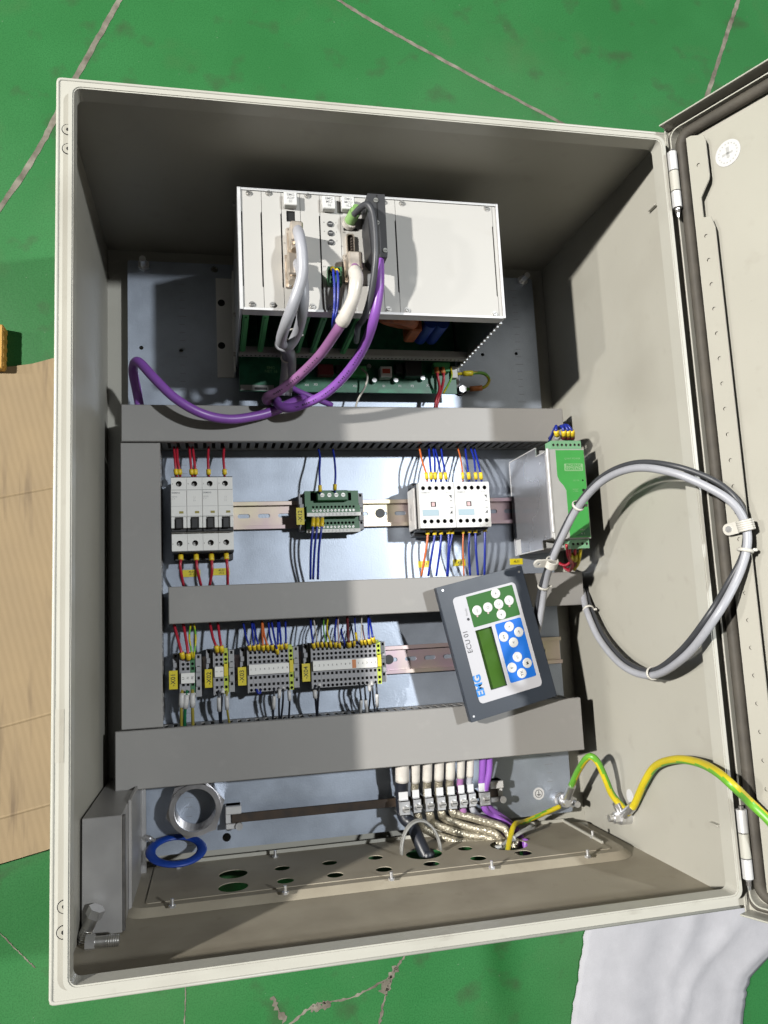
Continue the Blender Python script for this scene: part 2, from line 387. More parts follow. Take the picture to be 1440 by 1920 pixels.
# ------------------------------------------------------------------ the setting: floor
H, D = 766.0, 337.0                        # cabinet height and depth to the sealing lip
FZ = -5.0
fl = MB(); fl.add([(-9000, -9000, FZ), (9000, -9000, FZ), (9000, 9000, FZ), (-9000, 9000, FZ)], [(0, 1, 2, 3)])
floor = fl.build('floor', 'floor'); floor['kind'] = 'structure'
def joint(pts, wd, jag=0.3, seg=14):
    p = spline([P(x, y, FZ+0.4) for x, y in pts], seg); b = MB(); vs = []
    for i, q in enumerate(p):
        d = (p[min(i+1, len(p)-1)]-p[max(0, i-1)]).normalized(); s_ = Vector((-d.y, d.x, 0))
        vs += [q+s_*wd*(0.5+jag*random.uniform(-1, 1)), q-s_*wd*(0.5+jag*random.uniform(-1, 1))]
    b.add(vs, [(2*i, 2*i+1, 2*i+3, 2*i+2) for i in range(len(p)-1)]); b.build('floor_joint', 'joint', floor)
joint([(275, -90), (218, 10), (140, 150), (60, 300), (-60, 475)], 7.0, 0.10, 18)
joint([(560, -60), (640, 3), (735, 60), (900, 150), (1090, 250), (1200, 310)], 5.0, 0.12, 16)
joint([(1405, -60), (1378, 20), (1345, 120), (1315, 215), (1290, 300)], 7.0, 0.12, 16)
joint([(345, 1790), (348, 1850), (345, 1930)], 1.2, 0.4)
joint([(760, 1790), (735, 1830), (715, 1900), (705, 1960)], 3.0, 0.45)
joint([(735, 1830), (660, 1870), (590, 1885), (540, 1925)], 2.6, 0.4)
joint([(745, 1812), (728, 1838), (716, 1862)], 9.0, 0.45, 5)
joint([(620, 1882), (600, 1888), (585, 1886)], 8.0, 0.45, 5)
joint([(512, 1868), (520, 1890), (535, 1915)], 5.0, 0.5, 6)
joint([(-10, 1740), (40, 1790), (66, 1815)], 1.2, 0.4)

# cardboard sheet under the left side of the cabinet
def loose(px, z): return [P(x, y, z) for x, y in px]
cb = MB(); out = [(q.x, q.y) for q in loose([(-40, 695), (60, 682), (150, 658), (420, 600), (420, 1480), (150, 1570), (100, 1590), (-40, 1632)], FZ+4.4)]
cb.prism(out[::-1], FZ+0.3, FZ+4.4)
for (x0, y0), (x1, y1) in (((-40, 940), (230, 890)), ((-40, 1375), (230, 1300)), ((-40, 1545), (230, 1470))):
    a, b2 = P(x0, y0, FZ+4.3), P(x1, y1, FZ+4.3); d = (b2-a).normalized(); s_ = Vector((-d.y, d.x, 0))*2.2
    cb.add([a+s_, a-s_, b2-s_, b2+s_, a+Vector((0, 0, .9)), b2+Vector((0, 0, .9))], [(0, 4, 5, 3), (4, 1, 2, 5)])
tag(cb.build('cardboard_sheet', 'cardboard'), 'creased brown corrugated cardboard sheet sticking out from under the cabinet', 'cardboard')
# timber offcut at the picture's edge of the floor
wb = MB(); a = P(-60, 606, 14); c = P(5, 690, 14)
wb.box(a.x, c.x, c.y, a.y, FZ+0.2, 14, bev=1.5)
for k in range(5):
    yy = c.y+(a.y-c.y)*(k+.5)/5
    wb.box(c.x-.5, c.x+.8, yy-3, yy+3, FZ+2, 12.5, bev=.6)
tag(wb.build('timber_offcut', 'wood'), 'orange brown timber offcut lying on the green floor by the cardboard', 'timber')
# white non-woven cloth
cl = MB(); edge = [(1108, 1640), (1098, 1740), (1085, 1830), (1068, 1940), (1060, 1990)]; edge2 = [(1560, 1640), (1500, 1740), (1415, 1822), (1398, 1880), (1385, 1990)]
nu, nv = 34, 44; vs = []
L1 = spline([P(x, y, FZ+3) for x, y in edge], 11); L2 = spline([P(x, y, FZ+3) for x, y in edge2], 11)
for i in range(nv+1):
    for j in range(nu+1):
        q = L1[i].lerp(L2[i], j/nu)
        h = noise.noise(Vector((q.x*.012, q.y*.007, 3)))*6+noise.noise(Vector((q.x*.03, q.y*.03, 8)))*1.5+noise.noise(Vector((q.x*.09, q.y*.07, 5)))*0.3
        h += 5*math.exp(-abs(j/nu-.68+.1*i/nv)/.05)+3*math.exp(-abs(j/nu-.42-.15*i/nv)/.03)+2*math.exp(-((j/nu-.25-.08*i/nv)/.08)**2)
        fall = min(1, min(j, nu-j)/3); q = q+Vector((noise.noise(Vector((i*.5, j*.4, 1)))*3, 0, 0)); vs.append((q.x, q.y, FZ+1.5+max(0, 6+h)*fall))
cl.add(vs, [(i*(nu+1)+j, (i+1)*(nu+1)+j, (i+1)*(nu+1)+j+1, i*(nu+1)+j+1) for i in range(nv) for j in range(nu)], 0, True)
co = cl.build('cloth_sheet', 'cloth'); tag(co, 'rumpled white non-woven cloth on the floor below the cabinet hinge corner', 'cloth')
sm = co.modifiers.new('thick', 'SOLIDIFY'); sm.thickness = 0.0012; sm.offset = 1

# ------------------------------------------------------------------ cabinet
W = 600.0; t = 1.5; FL = 326.0             # FL: height of the folded rim
cab = thing('cabinet', 'open cream steel control cabinet lying on its back on the green floor', 'cabinet', (300, 380, 0))
bk = MB(); bk.plate(rect(0, W, 0, H), [], 0, t); bk.build('back_wall', 'cream', cab)
b = MB(); b.box(0, t, 0, H, t, FL, bev=.4); b.build('side_wall', 'cream', cab)
b = MB(); b.box(W-t, W, 0, H, t, FL, bev=.4)
b.build('side_wall', 'cream', cab)
b = MB(); b.box(t, W-t, H-t, H, t, FL); b.build('top_wall', 'cream', cab)
# bottom wall with the big gland opening
GX0, GX1, GZ0, GZ1 = 40, 572, 18, 158
b = MB(); b.frame((0, 0, 0), (1, 0, 0), (0, 0, 1), (0, 1, 0))      # local: x, z, y ; n = +Y
b.fr = (Vector((0, 0, 0)), Vector((1, 0, 0)), Vector((0, 0, 1)), Vector((0, 1, 0)))
b.plate(rect(t, W-t, t, FL), [(rrect(GX0+14, GX1-14, GZ0+10, GZ1-12, 14), None)], 0, t)
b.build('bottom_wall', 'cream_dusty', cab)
# pressed step round the gland opening
def band(b, o, i, zo, zi):
    n = len(o); b.add([(x, y, zo) for x, y in o]+[(x, y, zi) for x, y in i], [(k, (k+1) % n, n+(k+1) % n, n+k) for k in range(n)], 0, True)
b = MB(); b.fr = (Vector((0, 0, 0)), Vector((1, 0, 0)), Vector((0, 0, 1)), Vector((0, 1, 0)))
o = rrect(GX0-8, GX1+12, GZ0-8, GZ1+10, 26, 6); i1 = rrect(GX0, GX1+4, GZ0, GZ1+1, 20, 6); i2 = rrect(GX0+14, GX1-14, GZ0+10, GZ1-12, 12, 6)
band(b, o, i1, t+.2, 8.42); band(b, i1, i2, 8.42, 8.42)
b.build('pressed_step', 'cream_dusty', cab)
# gland plate (thin bright edged sheet) with its openings
holes_px = [(437.5, 1639, 15.5), (437.5, 1667, 15.5), (529, 1628, 8.5), (536, 1655, 9), (618, 1618, 8.5), (630, 1644, 9), (704, 1608, 8.5),
            (722, 1633, 9), (813, 1624, 9), (872, 1591, 8.5), (902, 1614, 9), (987, 1604, 10), (795, 1601, 21), (954, 1584, 22)]
hs = []
for x, y, r in holes_px:
    q = PY(x, y, 9); hs.append((circ(q.x, min(max(q.z, 30+r*.6), 128), r, 22), None))
gp = MB(); gp.fr = (Vector((0, 0, 0)), Vector((1, 0, 0)), Vector((0, 0, 1)), Vector((0, 1, 0)))
gp.plate(rrect(55, 560, 22, 148, 3, 2), hs, 8.5, 9.2)
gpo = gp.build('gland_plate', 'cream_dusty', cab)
b = MB()
b.box(57, 559, 9.2, 13, 22, 24.2); b.box(557.5, 560, 9.2, 12, 24.2, 128); b.build('edge_lip', 'cream', gpo)
for x, y in ((734, 1644), (922, 1623), (1102, 1602), (1111, 1566), (854, 1567), (323, 1695), (535, 1670), (335, 1623), (516, 1603)):
    q = PY(x, y, 12); b = MB(); b.cyl((q.x, 8.8, q.z), (q.x, 11, q.z), 3.6, n=6); b.cyl((q.x, 11, q.z), (q.x, 17, q.z), 1.8, n=10)
    b.build('stud', 'zinc', cab)
q = PY(1090, 1541, 8); b = MB(); b.cyl((q.x, t, q.z), (q.x, 6, q.z), 9, 8, n=20); b.build('plug_cap', 'cream', cab)
# folded rim and sealing lip
RW = 15.0
b = MB(); b.plate(rrect(0, W, 0, H, 3, 3), [(rrect(RW, W-RW, RW, H-RW, 7, 4), None)], FL-2, FL+1.5); b.build('rim', 'cream_lit', cab)
LZ = D+2
b = MB(); b.plate(rrect(RW-3.2, W-RW+3.2, RW-3.2, H-RW+3.2, 9, 5), [(rrect(RW, W-RW, RW, H-RW, 7, 5), None)], FL+1.5, LZ)
b.build('sealing_lip', 'cream_lit', cab)
b = MB(); b.plate(rrect(RW-.5, W-RW+.5, RW-.5, H-RW+.5, 7, 5), [(rrect(RW+1.2, W-RW-1.2, RW+1.2, H-RW-1.2, 6, 5), None)], FL-5, LZ-.8)
b.build('inner_fold', 'cream_lit', cab)
b = MB()                                    # outer rolled edge
pr = rrect(1.2, W-1.2, 1.2, H-1.2, 3, 3)
b.tube([Vector((x, y, FL+1.0)) for x, y in pr+[pr[0]]], 1.6, 8); b.build('rolled_edge', 'cream_lit', cab)
for x, y in ((127.5, 243), (128, 279), (120.5, 1700), (119, 1748)):     # closed-off hinge holes in the left rim
    q = P(x, y, FL+1.6); b = MB(); b.cyl((q.x, q.y, FL+1.4), (q.x, q.y, FL+2.0), 4.6, n=20, mi=0); b.cyl((q.x, q.y, FL+2.0), (q.x, q.y, FL+2.15), 1.6, n=12, mi=1); b.ring((q.x, q.y, FL+1.6), 4.9, .45, (0, 0, 1), 24, 5, mi=1)
    b.build('hole_plug', ['cream_lit', 'hole'], cab)
b = MB(); q0 = P(112, 1330, FL+1.7); q1 = P(112, 1430, FL+1.7); b.box(2.5, 9.5, q1.y, q0.y, FL+1.5, FL+1.75); b.build('tape_patch', 'cream', cab)
# mounting plate
PZ_ = 22.0
mh = []
for x, y, r in ((265, 652, 2.6), (340, 657, 2.6), (905, 665, 2.4), (968, 663, 2.4), (425, 1570, 5.0), (402, 505, 4.5), (713, 963, 3.5), (912, 1517, 4.0)):
    q = P(x, y, PZ_); mh.append((circ(q.x, q.y, r, 14), None))
b = MB(); b.plate(rrect(28, 573, 20, 742, 3, 2), mh, PZ_-2.5, PZ_); mp_o = b.build('mounting_plate', 'galv', cab)
b = MB()
for side in (94, 545):                      # printed scale on the plate
    for k in range(66):
        y = 28+k*10.7; ln = 7 if k % 5 else 11
        b.box(side-ln/2, side+ln/2, y-.22, y+.22, PZ_, PZ_+.12)
b.build('printed_scale', 'ink_grey', mp_o)
for x, y in ((268, 490), (985, 520), (1078, 1506)):
    q = P(x, y, PZ_+14); b = MB(); b.cyl((q.x, q.y, t), (q.x, q.y, PZ_+22), 4, n=14); b.cyl((q.x, q.y, PZ_), (q.x, q.y, PZ_+6), 7.5, n=6); b.build('plate_stud', 'zinc', cab)
def earth_sticker(o, u, v, r, parent):
    u, v = Vector(u), Vector(v); n = u.cross(v); k = MB().frame(o, u, v, n); k.cyl((0, 0, 0.05), (0, 0, .35), r, n=28); s_ = k.build('earth_sticker', 'sticker', parent)
    k = MB().frame(o, u, v, n); R_ = r*.62
    pts = [k.T((R_*math.cos(a_), R_*math.sin(a_), .4)) for a_ in [2*math.pi*i/24 for i in range(25)]]; k.fr = None; k.tube(pts, .35, 5)
    k.frame(o, u, v, n); k.box(-.3, .3, -.1*r, .5*r, .38, .55); k.box(-.36*r, .36*r, -.16*r, -.08*r, .38, .55); k.box(-.22*r, .22*r, -.28*r, -.2*r, .38, .55); k.box(-.1*r, .1*r, -.4*r, -.33*r, .38, .55)
    k.build('earth_symbol', 'ink', s_)
earth_sticker(P(1010, 1488, PZ_), (1, 0, 0), (0, 1, 0), 7.6, mp_o)
earth_sticker(PX(1181, 1493, W-t-.2), (0, 0, 1), (0, 1, 0), 8.5, cab) if False else earth_sticker(PX(1181, 1493, W-t-.2), (0, 1, 0), (0, 0, 1), 8.0, cab)
for yy in (704, 60):                        # stamped lugs in the hinge-side wall
    q = PX(1228, 383, W-2) if yy > 400 else PX(1345, 1540, W-2)
    b = MB(); b.box(W-6, W-t, q.y-4, q.y-2, q.z-9, q.z+5, bev=.5); b.build('stamped_lug', 'cream', cab)
# door, swung open about the right-hand edge
DA = math.radians(66); DU = Vector((math.cos(DA), 0, math.sin(DA))); DN = Vector((-math.sin(DA), 0, math.cos(DA))); DO = Vector((601.5, 0, 325.0))
def dfr(b): b.fr = (DO, DU, Vector((0, 1, 0)), DN); return b     # local: u from hinge, y, w into the inside; mirrored frame
def fl_(b):                                  # mirrored frame: flip the winding
    b.f = [f[::-1] for f in b.f]; return b
b = dfr(MB()); b.box(0, 598, -4, H+4, -1.5, 0, bev=.4); door = fl_(b).build('door', 'cream', cab)
b = dfr(MB()); b.box(1.7, 596.3, H+2.4, H+4, 0, 17, bev=.5); b.box(1.7, 596.3, -4, -2.4, 0, 17, bev=.5); b.box(596.4, 598, -4, H+4, 0, 17, bev=.5); b.box(0, 1.6, -4, H+4, 0, 6, bev=.5); fl_(b).build('door_edge', 'cream_lit', door)
b = dfr(MB()); b.plate(rrect(9, 589, 5, H-5, 10, 5), [(rrect(10.2, 587.8, 6.2, H-6.2, 9, 5), None)], 0, 11); fl_(b).build('gasket_channel', 'cream_lit', door)
b = dfr(MB())
gr = rrect(17, 581, 13, H-13, 12, 6)
gp_ = [b.T((x, y, 5)) for x, y in gr+[gr[0]]]; b.fr = None; b.tube(gp_, 5.6, 10); b.build('gasket', 'gasket', door)
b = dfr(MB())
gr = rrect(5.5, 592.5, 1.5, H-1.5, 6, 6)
gp_ = [b.T((x, y, 2)) for x, y in gr+[gr[0]]]; b.fr = None; b.tube(gp_, 2.6, 6); b.build('rim_shadow_tube', 'gasket', door)  # dark tube standing in for the shadow in the door edge gap
for u0, u1 in ((26, 46), (552, 572)):       # perforated stiffening strips
    hl = [(circ((u0+u1)/2, y, 1.9, 10), 1.6) for y in range(60, 720, 25) if not (640 < y < 690)]
    oc = [(u0, 20), (u1, 24), (u1, 640), (u1-3, 652), (u0+9, 655), (u0+9, 676), (u1-1, 690), (u1, 694), (u1, 732), (u1-2, 738), (u0+5, 744), (u0, 744)]
    b = dfr(MB()); b.plate(oc, hl, 8.5, 10.0, 0, 1); b.box(u0, u0+1.5, 20, 744, 0, 8.5); fl_(b).build('stiffening_strip', ['cream', 'hole_grey'], door)
b = dfr(MB()); b.cyl((62, 712, .1), (62, 712, .5), 13, n=32); dst = b.build('door_sticker', 'sticker', door)
b = dfr(MB())
for k in range(18):
    a_ = 2*math.pi*k/18; b.box(62+9.5*math.cos(a_)-.6, 62+9.5*math.cos(a_)+.6, 712+9.5*math.sin(a_)-.6, 712+9.5*math.sin(a_)+.6, .5, .7)
b.box(56, 67, 710.5, 712.5, .5, .7); b.box(60.5, 63.5, 707, 718, .5, .7); b.build('sticker_print', 'grey_light', dst)
for hx, hy in ((1267, 336), (1399, 1583)):   # hinges: pin with three knuckles
    hq_ = P(hx, hy, 345); ax, yc = hq_.x, hq_.y
    b0 = MB(); b0.cyl((ax, yc-36, 343), (ax, yc+33, 343), 2.4, n=12); hg = b0.build('hinge', 'dark_steel', cab)
    for a_, c_, mt in ((10, 30, 'alu_white'), (-12, 9, 'cream_lit'), (-30, -13, 'alu_white')):
        b = MB(); b.cyl((ax, yc+a_, 343), (ax, yc+c_, 343), 4.6, n=18); b.build('knuckle', mt, hg)
    b = MB(); b.cyl((ax, yc-40, 343), (ax, yc-31, 343), 1.2, 2.6, n=10); b.build('pin_tip', 'zinc', hg)
    b = MB(); b.box(ax, 600, yc-28, yc+28, 330, 341.5, bev=.5); b.build('hinge_leaf', 'cream_lit', hg)

def PD(x, y, w): d = ray(x, y); return CC + d*((w-(CC-DO).dot(DN))/d.dot(DN))
# ------------------------------------------------------------------ wiring ducts
DZ = 80.0
finger_cache = {}
def finger_mesh(axis):
    if axis not in finger_cache:
        b = MB()
        if axis == 'x': b.box(-3.2, 3.2, -.7, .7, 0, 40, bev=.5)
        else: b.box(-.7, .7, -3.2, 3.2, 0, 40, bev=.5)
        me = bpy.data.meshes.new('finger'); me.from_pydata([p*S for p in b.v], [], b.f); me.materials.append(M['duct']); finger_cache[axis] = me
    return finger_cache[axis]
def duct(x0, x1, y0, y1, axis, label, seen):
    th = thing('wiring_duct', label, 'cable duct', ((x0+x1)/2, (y0+y1)/2, PZ_), 'grey slotted wiring ducts on the mounting plate')
    b = MB(); i = 1.6
    b.box(x0+i, x1-i, y0+i, y1-i, PZ_, PZ_+1.5)
    if axis == 'x': b.box(x0+i, x1-i, y0+i, y0+i+1.5, PZ_, PZ_+12); b.box(x0+i, x1-i, y1-i-1.5, y1-i, PZ_, PZ_+12)
    else: b.box(x0+i, x0+i+1.5, y0+i, y1-i, PZ_, PZ_+12); b.box(x1-i-1.5, x1-i, y0+i, y1-i, PZ_, PZ_+12)
    b.build('trough', 'duct', th)
    ln = (x1-x0) if axis == 'x' else (y1-y0); nf = int(ln/10.2)
    for side in (0, 1):
        cc = ((y0+i+.75, y1-i-.75) if axis == 'x' else (x0+i+.75, x1-i-.75))[side]
        mb = MB()
        for k in range(nf):
            a = (x0 if axis == 'x' else y0)+ln/nf*(k+.5)
            c = (a, cc, PZ_+12) if axis == 'x' else (cc, a, PZ_+12)
            if side == seen: place(bpy.data.objects.new('finger', finger_mesh(axis)), c, th)
            elif axis == 'x': mb.box(a-3.2, a+3.2, cc-.7, cc+.7, PZ_+12, PZ_+52)
            else: mb.box(cc-.7, cc+.7, a-3.2, a+3.2, PZ_+12, PZ_+52)
        if mb.v: mb.build('slotted_side', 'duct', th)['kind'] = 'stuff'
    b = MB(); b.box(x0, x1, y0, y1, DZ-2, DZ, bev=.9)
    if axis == 'x': b.box(x0, x1, y0, y0+1.4, DZ-8, DZ-1.5); b.box(x0, x1, y1-1.4, y1, DZ-8, DZ-1.5)
    else: b.box(x0, x0+1.4, y0, y1, DZ-8, DZ-1.5); b.box(x1-1.4, x1, y0, y1, DZ-8, DZ-1.5)
    b.build('lid', 'duct_lid', th)
    return th
du_top = duct(26, 576, 494, 538, 'x', 'grey slotted duct with closed lid running beneath the card rack', 0)
du_left = duct(25, 69, 170.5, 492.5, 'y', 'grey slotted duct running upright along the shaded cabinet side wall', 1)
du_mid = duct(76.5, 585, 283, 325, 'x', 'narrow grey slotted duct between the two component rows, under the operator panel', 0)
du_bot = duct(18.5, 569, 106, 169, 'x', 'widest grey slotted duct below the terminal strips', 1)

# ------------------------------------------------------------------ mounting rails
def rail(x0, x1, yc, label, round_px):
    th = thing('mounting_rail', label, 'mounting rail', ((x0+x1)/2, yc, PZ_), 'slotted metal mounting rails')
    hl = []
    x = x0+12
    while x < x1-10: hl.append((slot(x, yc, 15, 5.2), None)); x += 25
    b = MB(); b.plate(rect(x0, x1, yc-13, yc+13), hl, PZ_+.1, PZ_+1.2); b.build('web', 'passivate', th)
    for s_ in (-1, 1):
        b = MB(); b.box(x0, x1, yc+s_*12.4, yc+s_*13.4, PZ_+1.2, PZ_+7.5); b.box(x0, x1, yc+s_*12.4, yc+s_*17.4, PZ_+6.4, PZ_+7.6, bev=.4); b.build('flange', 'passivate', th)
    for q in round_px:
        c = P(*q, PZ_+1.2); b = MB(); b.cyl((c.x, yc+.5, PZ_+1.2), (c.x, yc+.5, PZ_+2.4), 6.0, n=20); b.build('fixing_screw', 'black', th)
    return th
RU, RL = 412.0, 226.0
rail(78, 545, RU, 'slotted passivated rail carrying breakers, contactors and power supply', [(713, 963)])
rail(82, 572, RL, 'slotted passivated rail carrying the four terminal strips', [(729, 1234)])

# ------------------------------------------------------------------ wires
def wire(mt, pts, r, label, cat='wire', group=None, name='wire', sleeves=(), n=8, seg=6, fn=None):
    """pts (px, py, z); sleeves: (t0, t1, material) along the run"""
    p = spline([P(*q) if not isinstance(q, Vector) else q for q in pts], seg)
    b = MB(); b.tube(p, r, n, 0, fn); o = b.build(name, mt, None)
    tag(o, label, cat, group)
    for t0, t1, sm_ in sleeves:
        i0 = t0*(len(p)-1); i1 = t1*(len(p)-1)
        def at(f): k = min(int(f), len(p)-2); return p[k].lerp(p[k+1], f-k)
        q = [at(i0+(i1-i0)*k/3) for k in range(4)]
        b = MB(); b.tube(q, r*1.55+.35, 10); b.build('marker_sleeve', sm_, o)
    return o
NUM = ['first', 'second', 'third', 'fourth', 'fifth', 'sixth', 'seventh', 'eighth', 'ninth', 'tenth', 'eleventh', 'twelfth', 'thirteenth', 'fourteenth']
gy = lambda tw: (lambda f, a: 1 if ((a+f*tw) % 1.0) < 0.42 else 0)

# ------------------------------------------------------------------ circuit breakers
PW = 17.6; BX = 80.6
prof = [(452, 26), (452, 73), (450.5, 75), (436, 75), (434.5, 84), (404, 84), (402.5, 80), (388, 80), (386.5, 73), (367, 73), (366, 71), (366, 26)]
ylab = [(0, 'circuit breaker pair standing next to the upright duct, white with black toggles'), (2, 'circuit breaker pair on the open-rail side of the other breaker, white with black toggles')]
for i0, lab in ylab:
    th = thing('circuit_breaker', lab, 'circuit breaker', (BX+PW*(i0+1), 410, PZ_), 'white two-pole circuit breakers')
    for k in (i0, i0+1):
        x0 = BX+PW*k+.12; x1 = x0+PW-.24; xm = (x0+x1)/2
        b = MB()
        # body, in steps along the depth; the two shoulders carry the screw wells
        b.plate(rect(x0, x1, 436, 452), [(circ(xm, 444.5, 3.4, 16), 9)], 40, 75, 0, 1)
        b.box(x0, x1, 404, 436, 40, 85, bev=.5)
        b.box(x0, x1, 387, 404, 40, 78)
        b.plate(rect(x0, x1, 366, 387), [(circ(xm, 374.8, 3.4, 16), 9)], 40, 74, 0, 1)
        b.box(x0+.3, x1-.3, 358, 455, PZ_+2, 40, 2)
        b.build('pole_body', ['module_white', 'hole', 'black_soft'], th)
        for yy, zz in ((444.3, 67), (374.6, 66)):
            b = MB(); b.cyl((xm, yy, zz), (xm, yy, zz+1.2), 2.7, n=14); b.box(xm-2.2, xm+2.2, yy-.3, yy+.3, zz+1.2, zz+1.5, 1); b.build('clamp_screw', ['steel', 'hole'], th)
        b = MB(); b.box(x0+.1, x1-.1, 387, 391, 78, 83, 0, bev=.8); b.box(xm-4, xm+4, 390, 403, 78, 89, 0, bev=1.2); b.build('toggle', 'black', th)
        b = MB(); b.box(x0+.1, xm-4.6, 391.2, 404, 78, 86, bev=.5); b.box(xm+4.6, x1-.1, 391.2, 404, 78, 86, bev=.5); b.build('toggle_guard', 'module_white', th)
        b = MB(); b.box(x0+.4, x1-.4, 404.8, 405.3, 85, 85.25); b.box(x0+.4, x1-.4, 416.5, 416.8, 85, 85.2); b.box(x0+.3, x1-.3, 435.3, 436, 85, 85.3); b.build('moulded_line', 'grey_light', th)
        b = MB(); b.box(xm+.5, xm+5.2, 408.2, 410.8, 85, 85.3); b.build('status_window', 'olive_wire', th)
        b = MB(); b.box(x0, x1, 452, 453, 60, 74.5); b.box(x0, x1, 364.8, 366, 40, 73.5); b.build('end_strip', 'black_soft', th)
        lettering('1' if k % 2 == 0 else '3', 2.6, (x0+1.6, 444.5, 75), (1, 0, 0), (0, 1, 0), 'ink', th); lettering('2' if k % 2 == 0 else '4', 2.6, (x0+1.2, 374.5, 74), (1, 0, 0), (0, 1, 0), 'ink', th)
        if k % 2 == 0:
            lettering('SIEMENS', 2.5, (x0+1.0, 432.2, 85), (1, 0, 0), (0, 1, 0), 'ink_grey', th, align='LEFT', bold=.01)
            lettering('5SY42\nC 4', 2.4, (x0+1.0, 426.5, 85), (1, 0, 0), (0, 1, 0), 'grey_light', th, align='LEFT')
        else: lettering('1 3\n/ /\n2 4', 2.2, (xm, 425, 85), (1, 0, 0), (0, 1, 0), 'grey_light', th)
RG = 'red wires of the breakers'
tops = [((326, 838), (328, 860), (330, 884), (332, 895)), ((332, 838), (333, 862), (337, 884), (338, 895)), ((355, 838), (357, 862), (359, 884), (361, 895)), ((361, 838), (364, 862), (366.5, 884), (366, 895)), ((391, 838), (390, 862), (391, 884), (392, 895)), ((420, 838), (419, 862), (421, 884), (421, 895))]
for k, q in enumerate(tops):
    wire('red_wire', [(*q[0], 52), (*q[1], 60), (*q[2], 62), (*q[3], 58)], 1.55, f'short red wire above the breakers, {NUM[k]} counted from the upright duct', group=RG, sleeves=((.60, .80, 'sleeve'),))
bots = [((336, 1020), (339, 1046), (338, 1064), (344, 1098)), ((366, 1020), (368, 1046), (370, 1068), (377, 1098)), ((395, 1020), (396.5, 1046), (397.5, 1070), (393, 1098)), ((423, 1018), (424.5, 1044), (426.5, 1068), (427, 1098))]
for k, q in enumerate(bots):
    wire('red_wire', [(*q[0], 55), (*q[1], 62), (*q[2], 64), (*q[3], 52)], 1.75, f'red wire hanging below the breakers, {NUM[k]} counted from the upright duct', group=RG, sleeves=((.25, .40, 'sleeve'),))
def ytag(px, py, wmm, hmm, z, text, label, cat='label', rot=False, size=4.0):
    q = P(px, py, z); b = MB()
    b.box(q.x-wmm/2, q.x+wmm/2, q.y-hmm/2, q.y+hmm/2, z, z+.5, bev=.15); o = tag(b.build('identification_tag', 'yellow_tag'), label, cat, 'yellow identification tags')
    if rot: lettering(text, size, (q.x, q.y, z+.5), (0, 1, 0), (-1, 0, 0), 'ink', o, bold=.008)
    else: lettering(text, size, (q.x, q.y, z+.5), (1, 0, 0), (0, 1, 0), 'ink', o, bold=.008)
    return o
ytag(359, 1075, 21, 8.6, PZ_+.1, '-4L01\n-F11', 'yellow tag stuck below the breaker beside the upright duct', size=3.6)
ytag(415, 1072, 20, 8.6, PZ_+.1, '-4L01\n-F12', 'yellow tag stuck below the breaker on the open-rail side', size=3.6)
ytag(796, 1058, 17, 8.6, PZ_+.1, '-K1', 'yellow tag stuck below the contactor with the side label', size=5)
ytag(861, 1055, 17, 8.6, PZ_+.1, '-K2', 'yellow tag stuck below the contactor nearest the power supply', size=5)
ytag(968, 1053, 18, 8, PZ_+.1, '-4L01', 'yellow tag under the power supply, half covered by the operator panel', size=4)

# ------------------------------------------------------------------ green interface module X12
c = P(625, 957, 58); mx, my = c.x, c.y
th = thing('interface_module', 'green interface terminal module with white number strips on the rail', 'terminal module', (mx, my, PZ_))
x0, x1 = mx-34, mx+33
b = MB()
b.plate(rect(x0, x1, my+6, my+25.5), [(rect(x0+7, x0+14, my+13, my+23), 6), (rect(x1-14, x1-9, my+13, my+23), 6)], PZ_+8, 52, 0, 1)
b.plate(rect(x0+1, x1, my-6.5, my+6), [(circ(x0+9+k*4.55, my+4.2, 1.5, 10), 5) for k in range(12)]+[(circ(x0+9+k*4.55, my-.2, 1.75, 12), 1.2) for k in range(12)], PZ_+8, 60, 0, 1)
b.plate(rect(x0+1, x1, my-23, my-12.6), [(circ(x0+9+k*4.55, my-14.8, 1.7, 10), 5) for k in range(12)]+[(circ(x0+9+k*4.55, my-19.6, 1.75, 12), 1.2) for k in range(12)], PZ_+8, 52, 0, 1)
b.box(x0, x1, my-12.6, my-6.5, PZ_+8, 47)
b.build('housing', ['green_plastic', 'hole'], th)
b = MB(); b.box(x0+14.5, x1-14.5, my+12, my+24.5, 52, 62, bev=.8); b.build('supply_terminal', 'green_plastic', th)
for k in range(4):
    xx = x0+20.5+k*8.6; b = MB(); b.cyl((xx, my+18.5, 62), (xx, my+18.5, 62.6), 2.6, n=16); b.box(xx-2, xx+2, my+18.2, my+18.8, 62.6, 62.8, 1); b.build('screw', ['screw_head', 'hole'], th)
for k in range(12):
    xx = x0+9+k*4.55
    for yy, zz in ((my-.2, 58.9), (my-19.6, 50.9)):
        a_ = random.uniform(-.6, .9); b = MB(); b.cyl((xx, yy, zz), (xx, yy, zz+.8), 1.55, n=12); u_ = Vector((math.cos(a_), math.sin(a_), 0)); b.frame((xx, yy, zz+.8), u_, Vector((-u_.y, u_.x, 0)), (0, 0, 1)); b.box(-1.3, 1.3, -.2, .2, 0, .12, 1); b.build('screw', ['screw_head', 'hole'], th)
for yy, zz in ((my-5.2, 60), (my-24.4, 51.5)):
    b = MB(); b.box(x0+1, x1+1, yy-2.2, yy+2.4, zz-1.5, zz+1.0, bev=.3); st = b.build('number_strip', 'module_white', th)
    for k in range(12): lettering(f'2.{k+1}' if k < 9 else f'{k+1}', 2.2, (x0+10+k*4.55, yy, zz+1), (0, 1, 0), (-1, 0, 0), 'ink_grey', st)
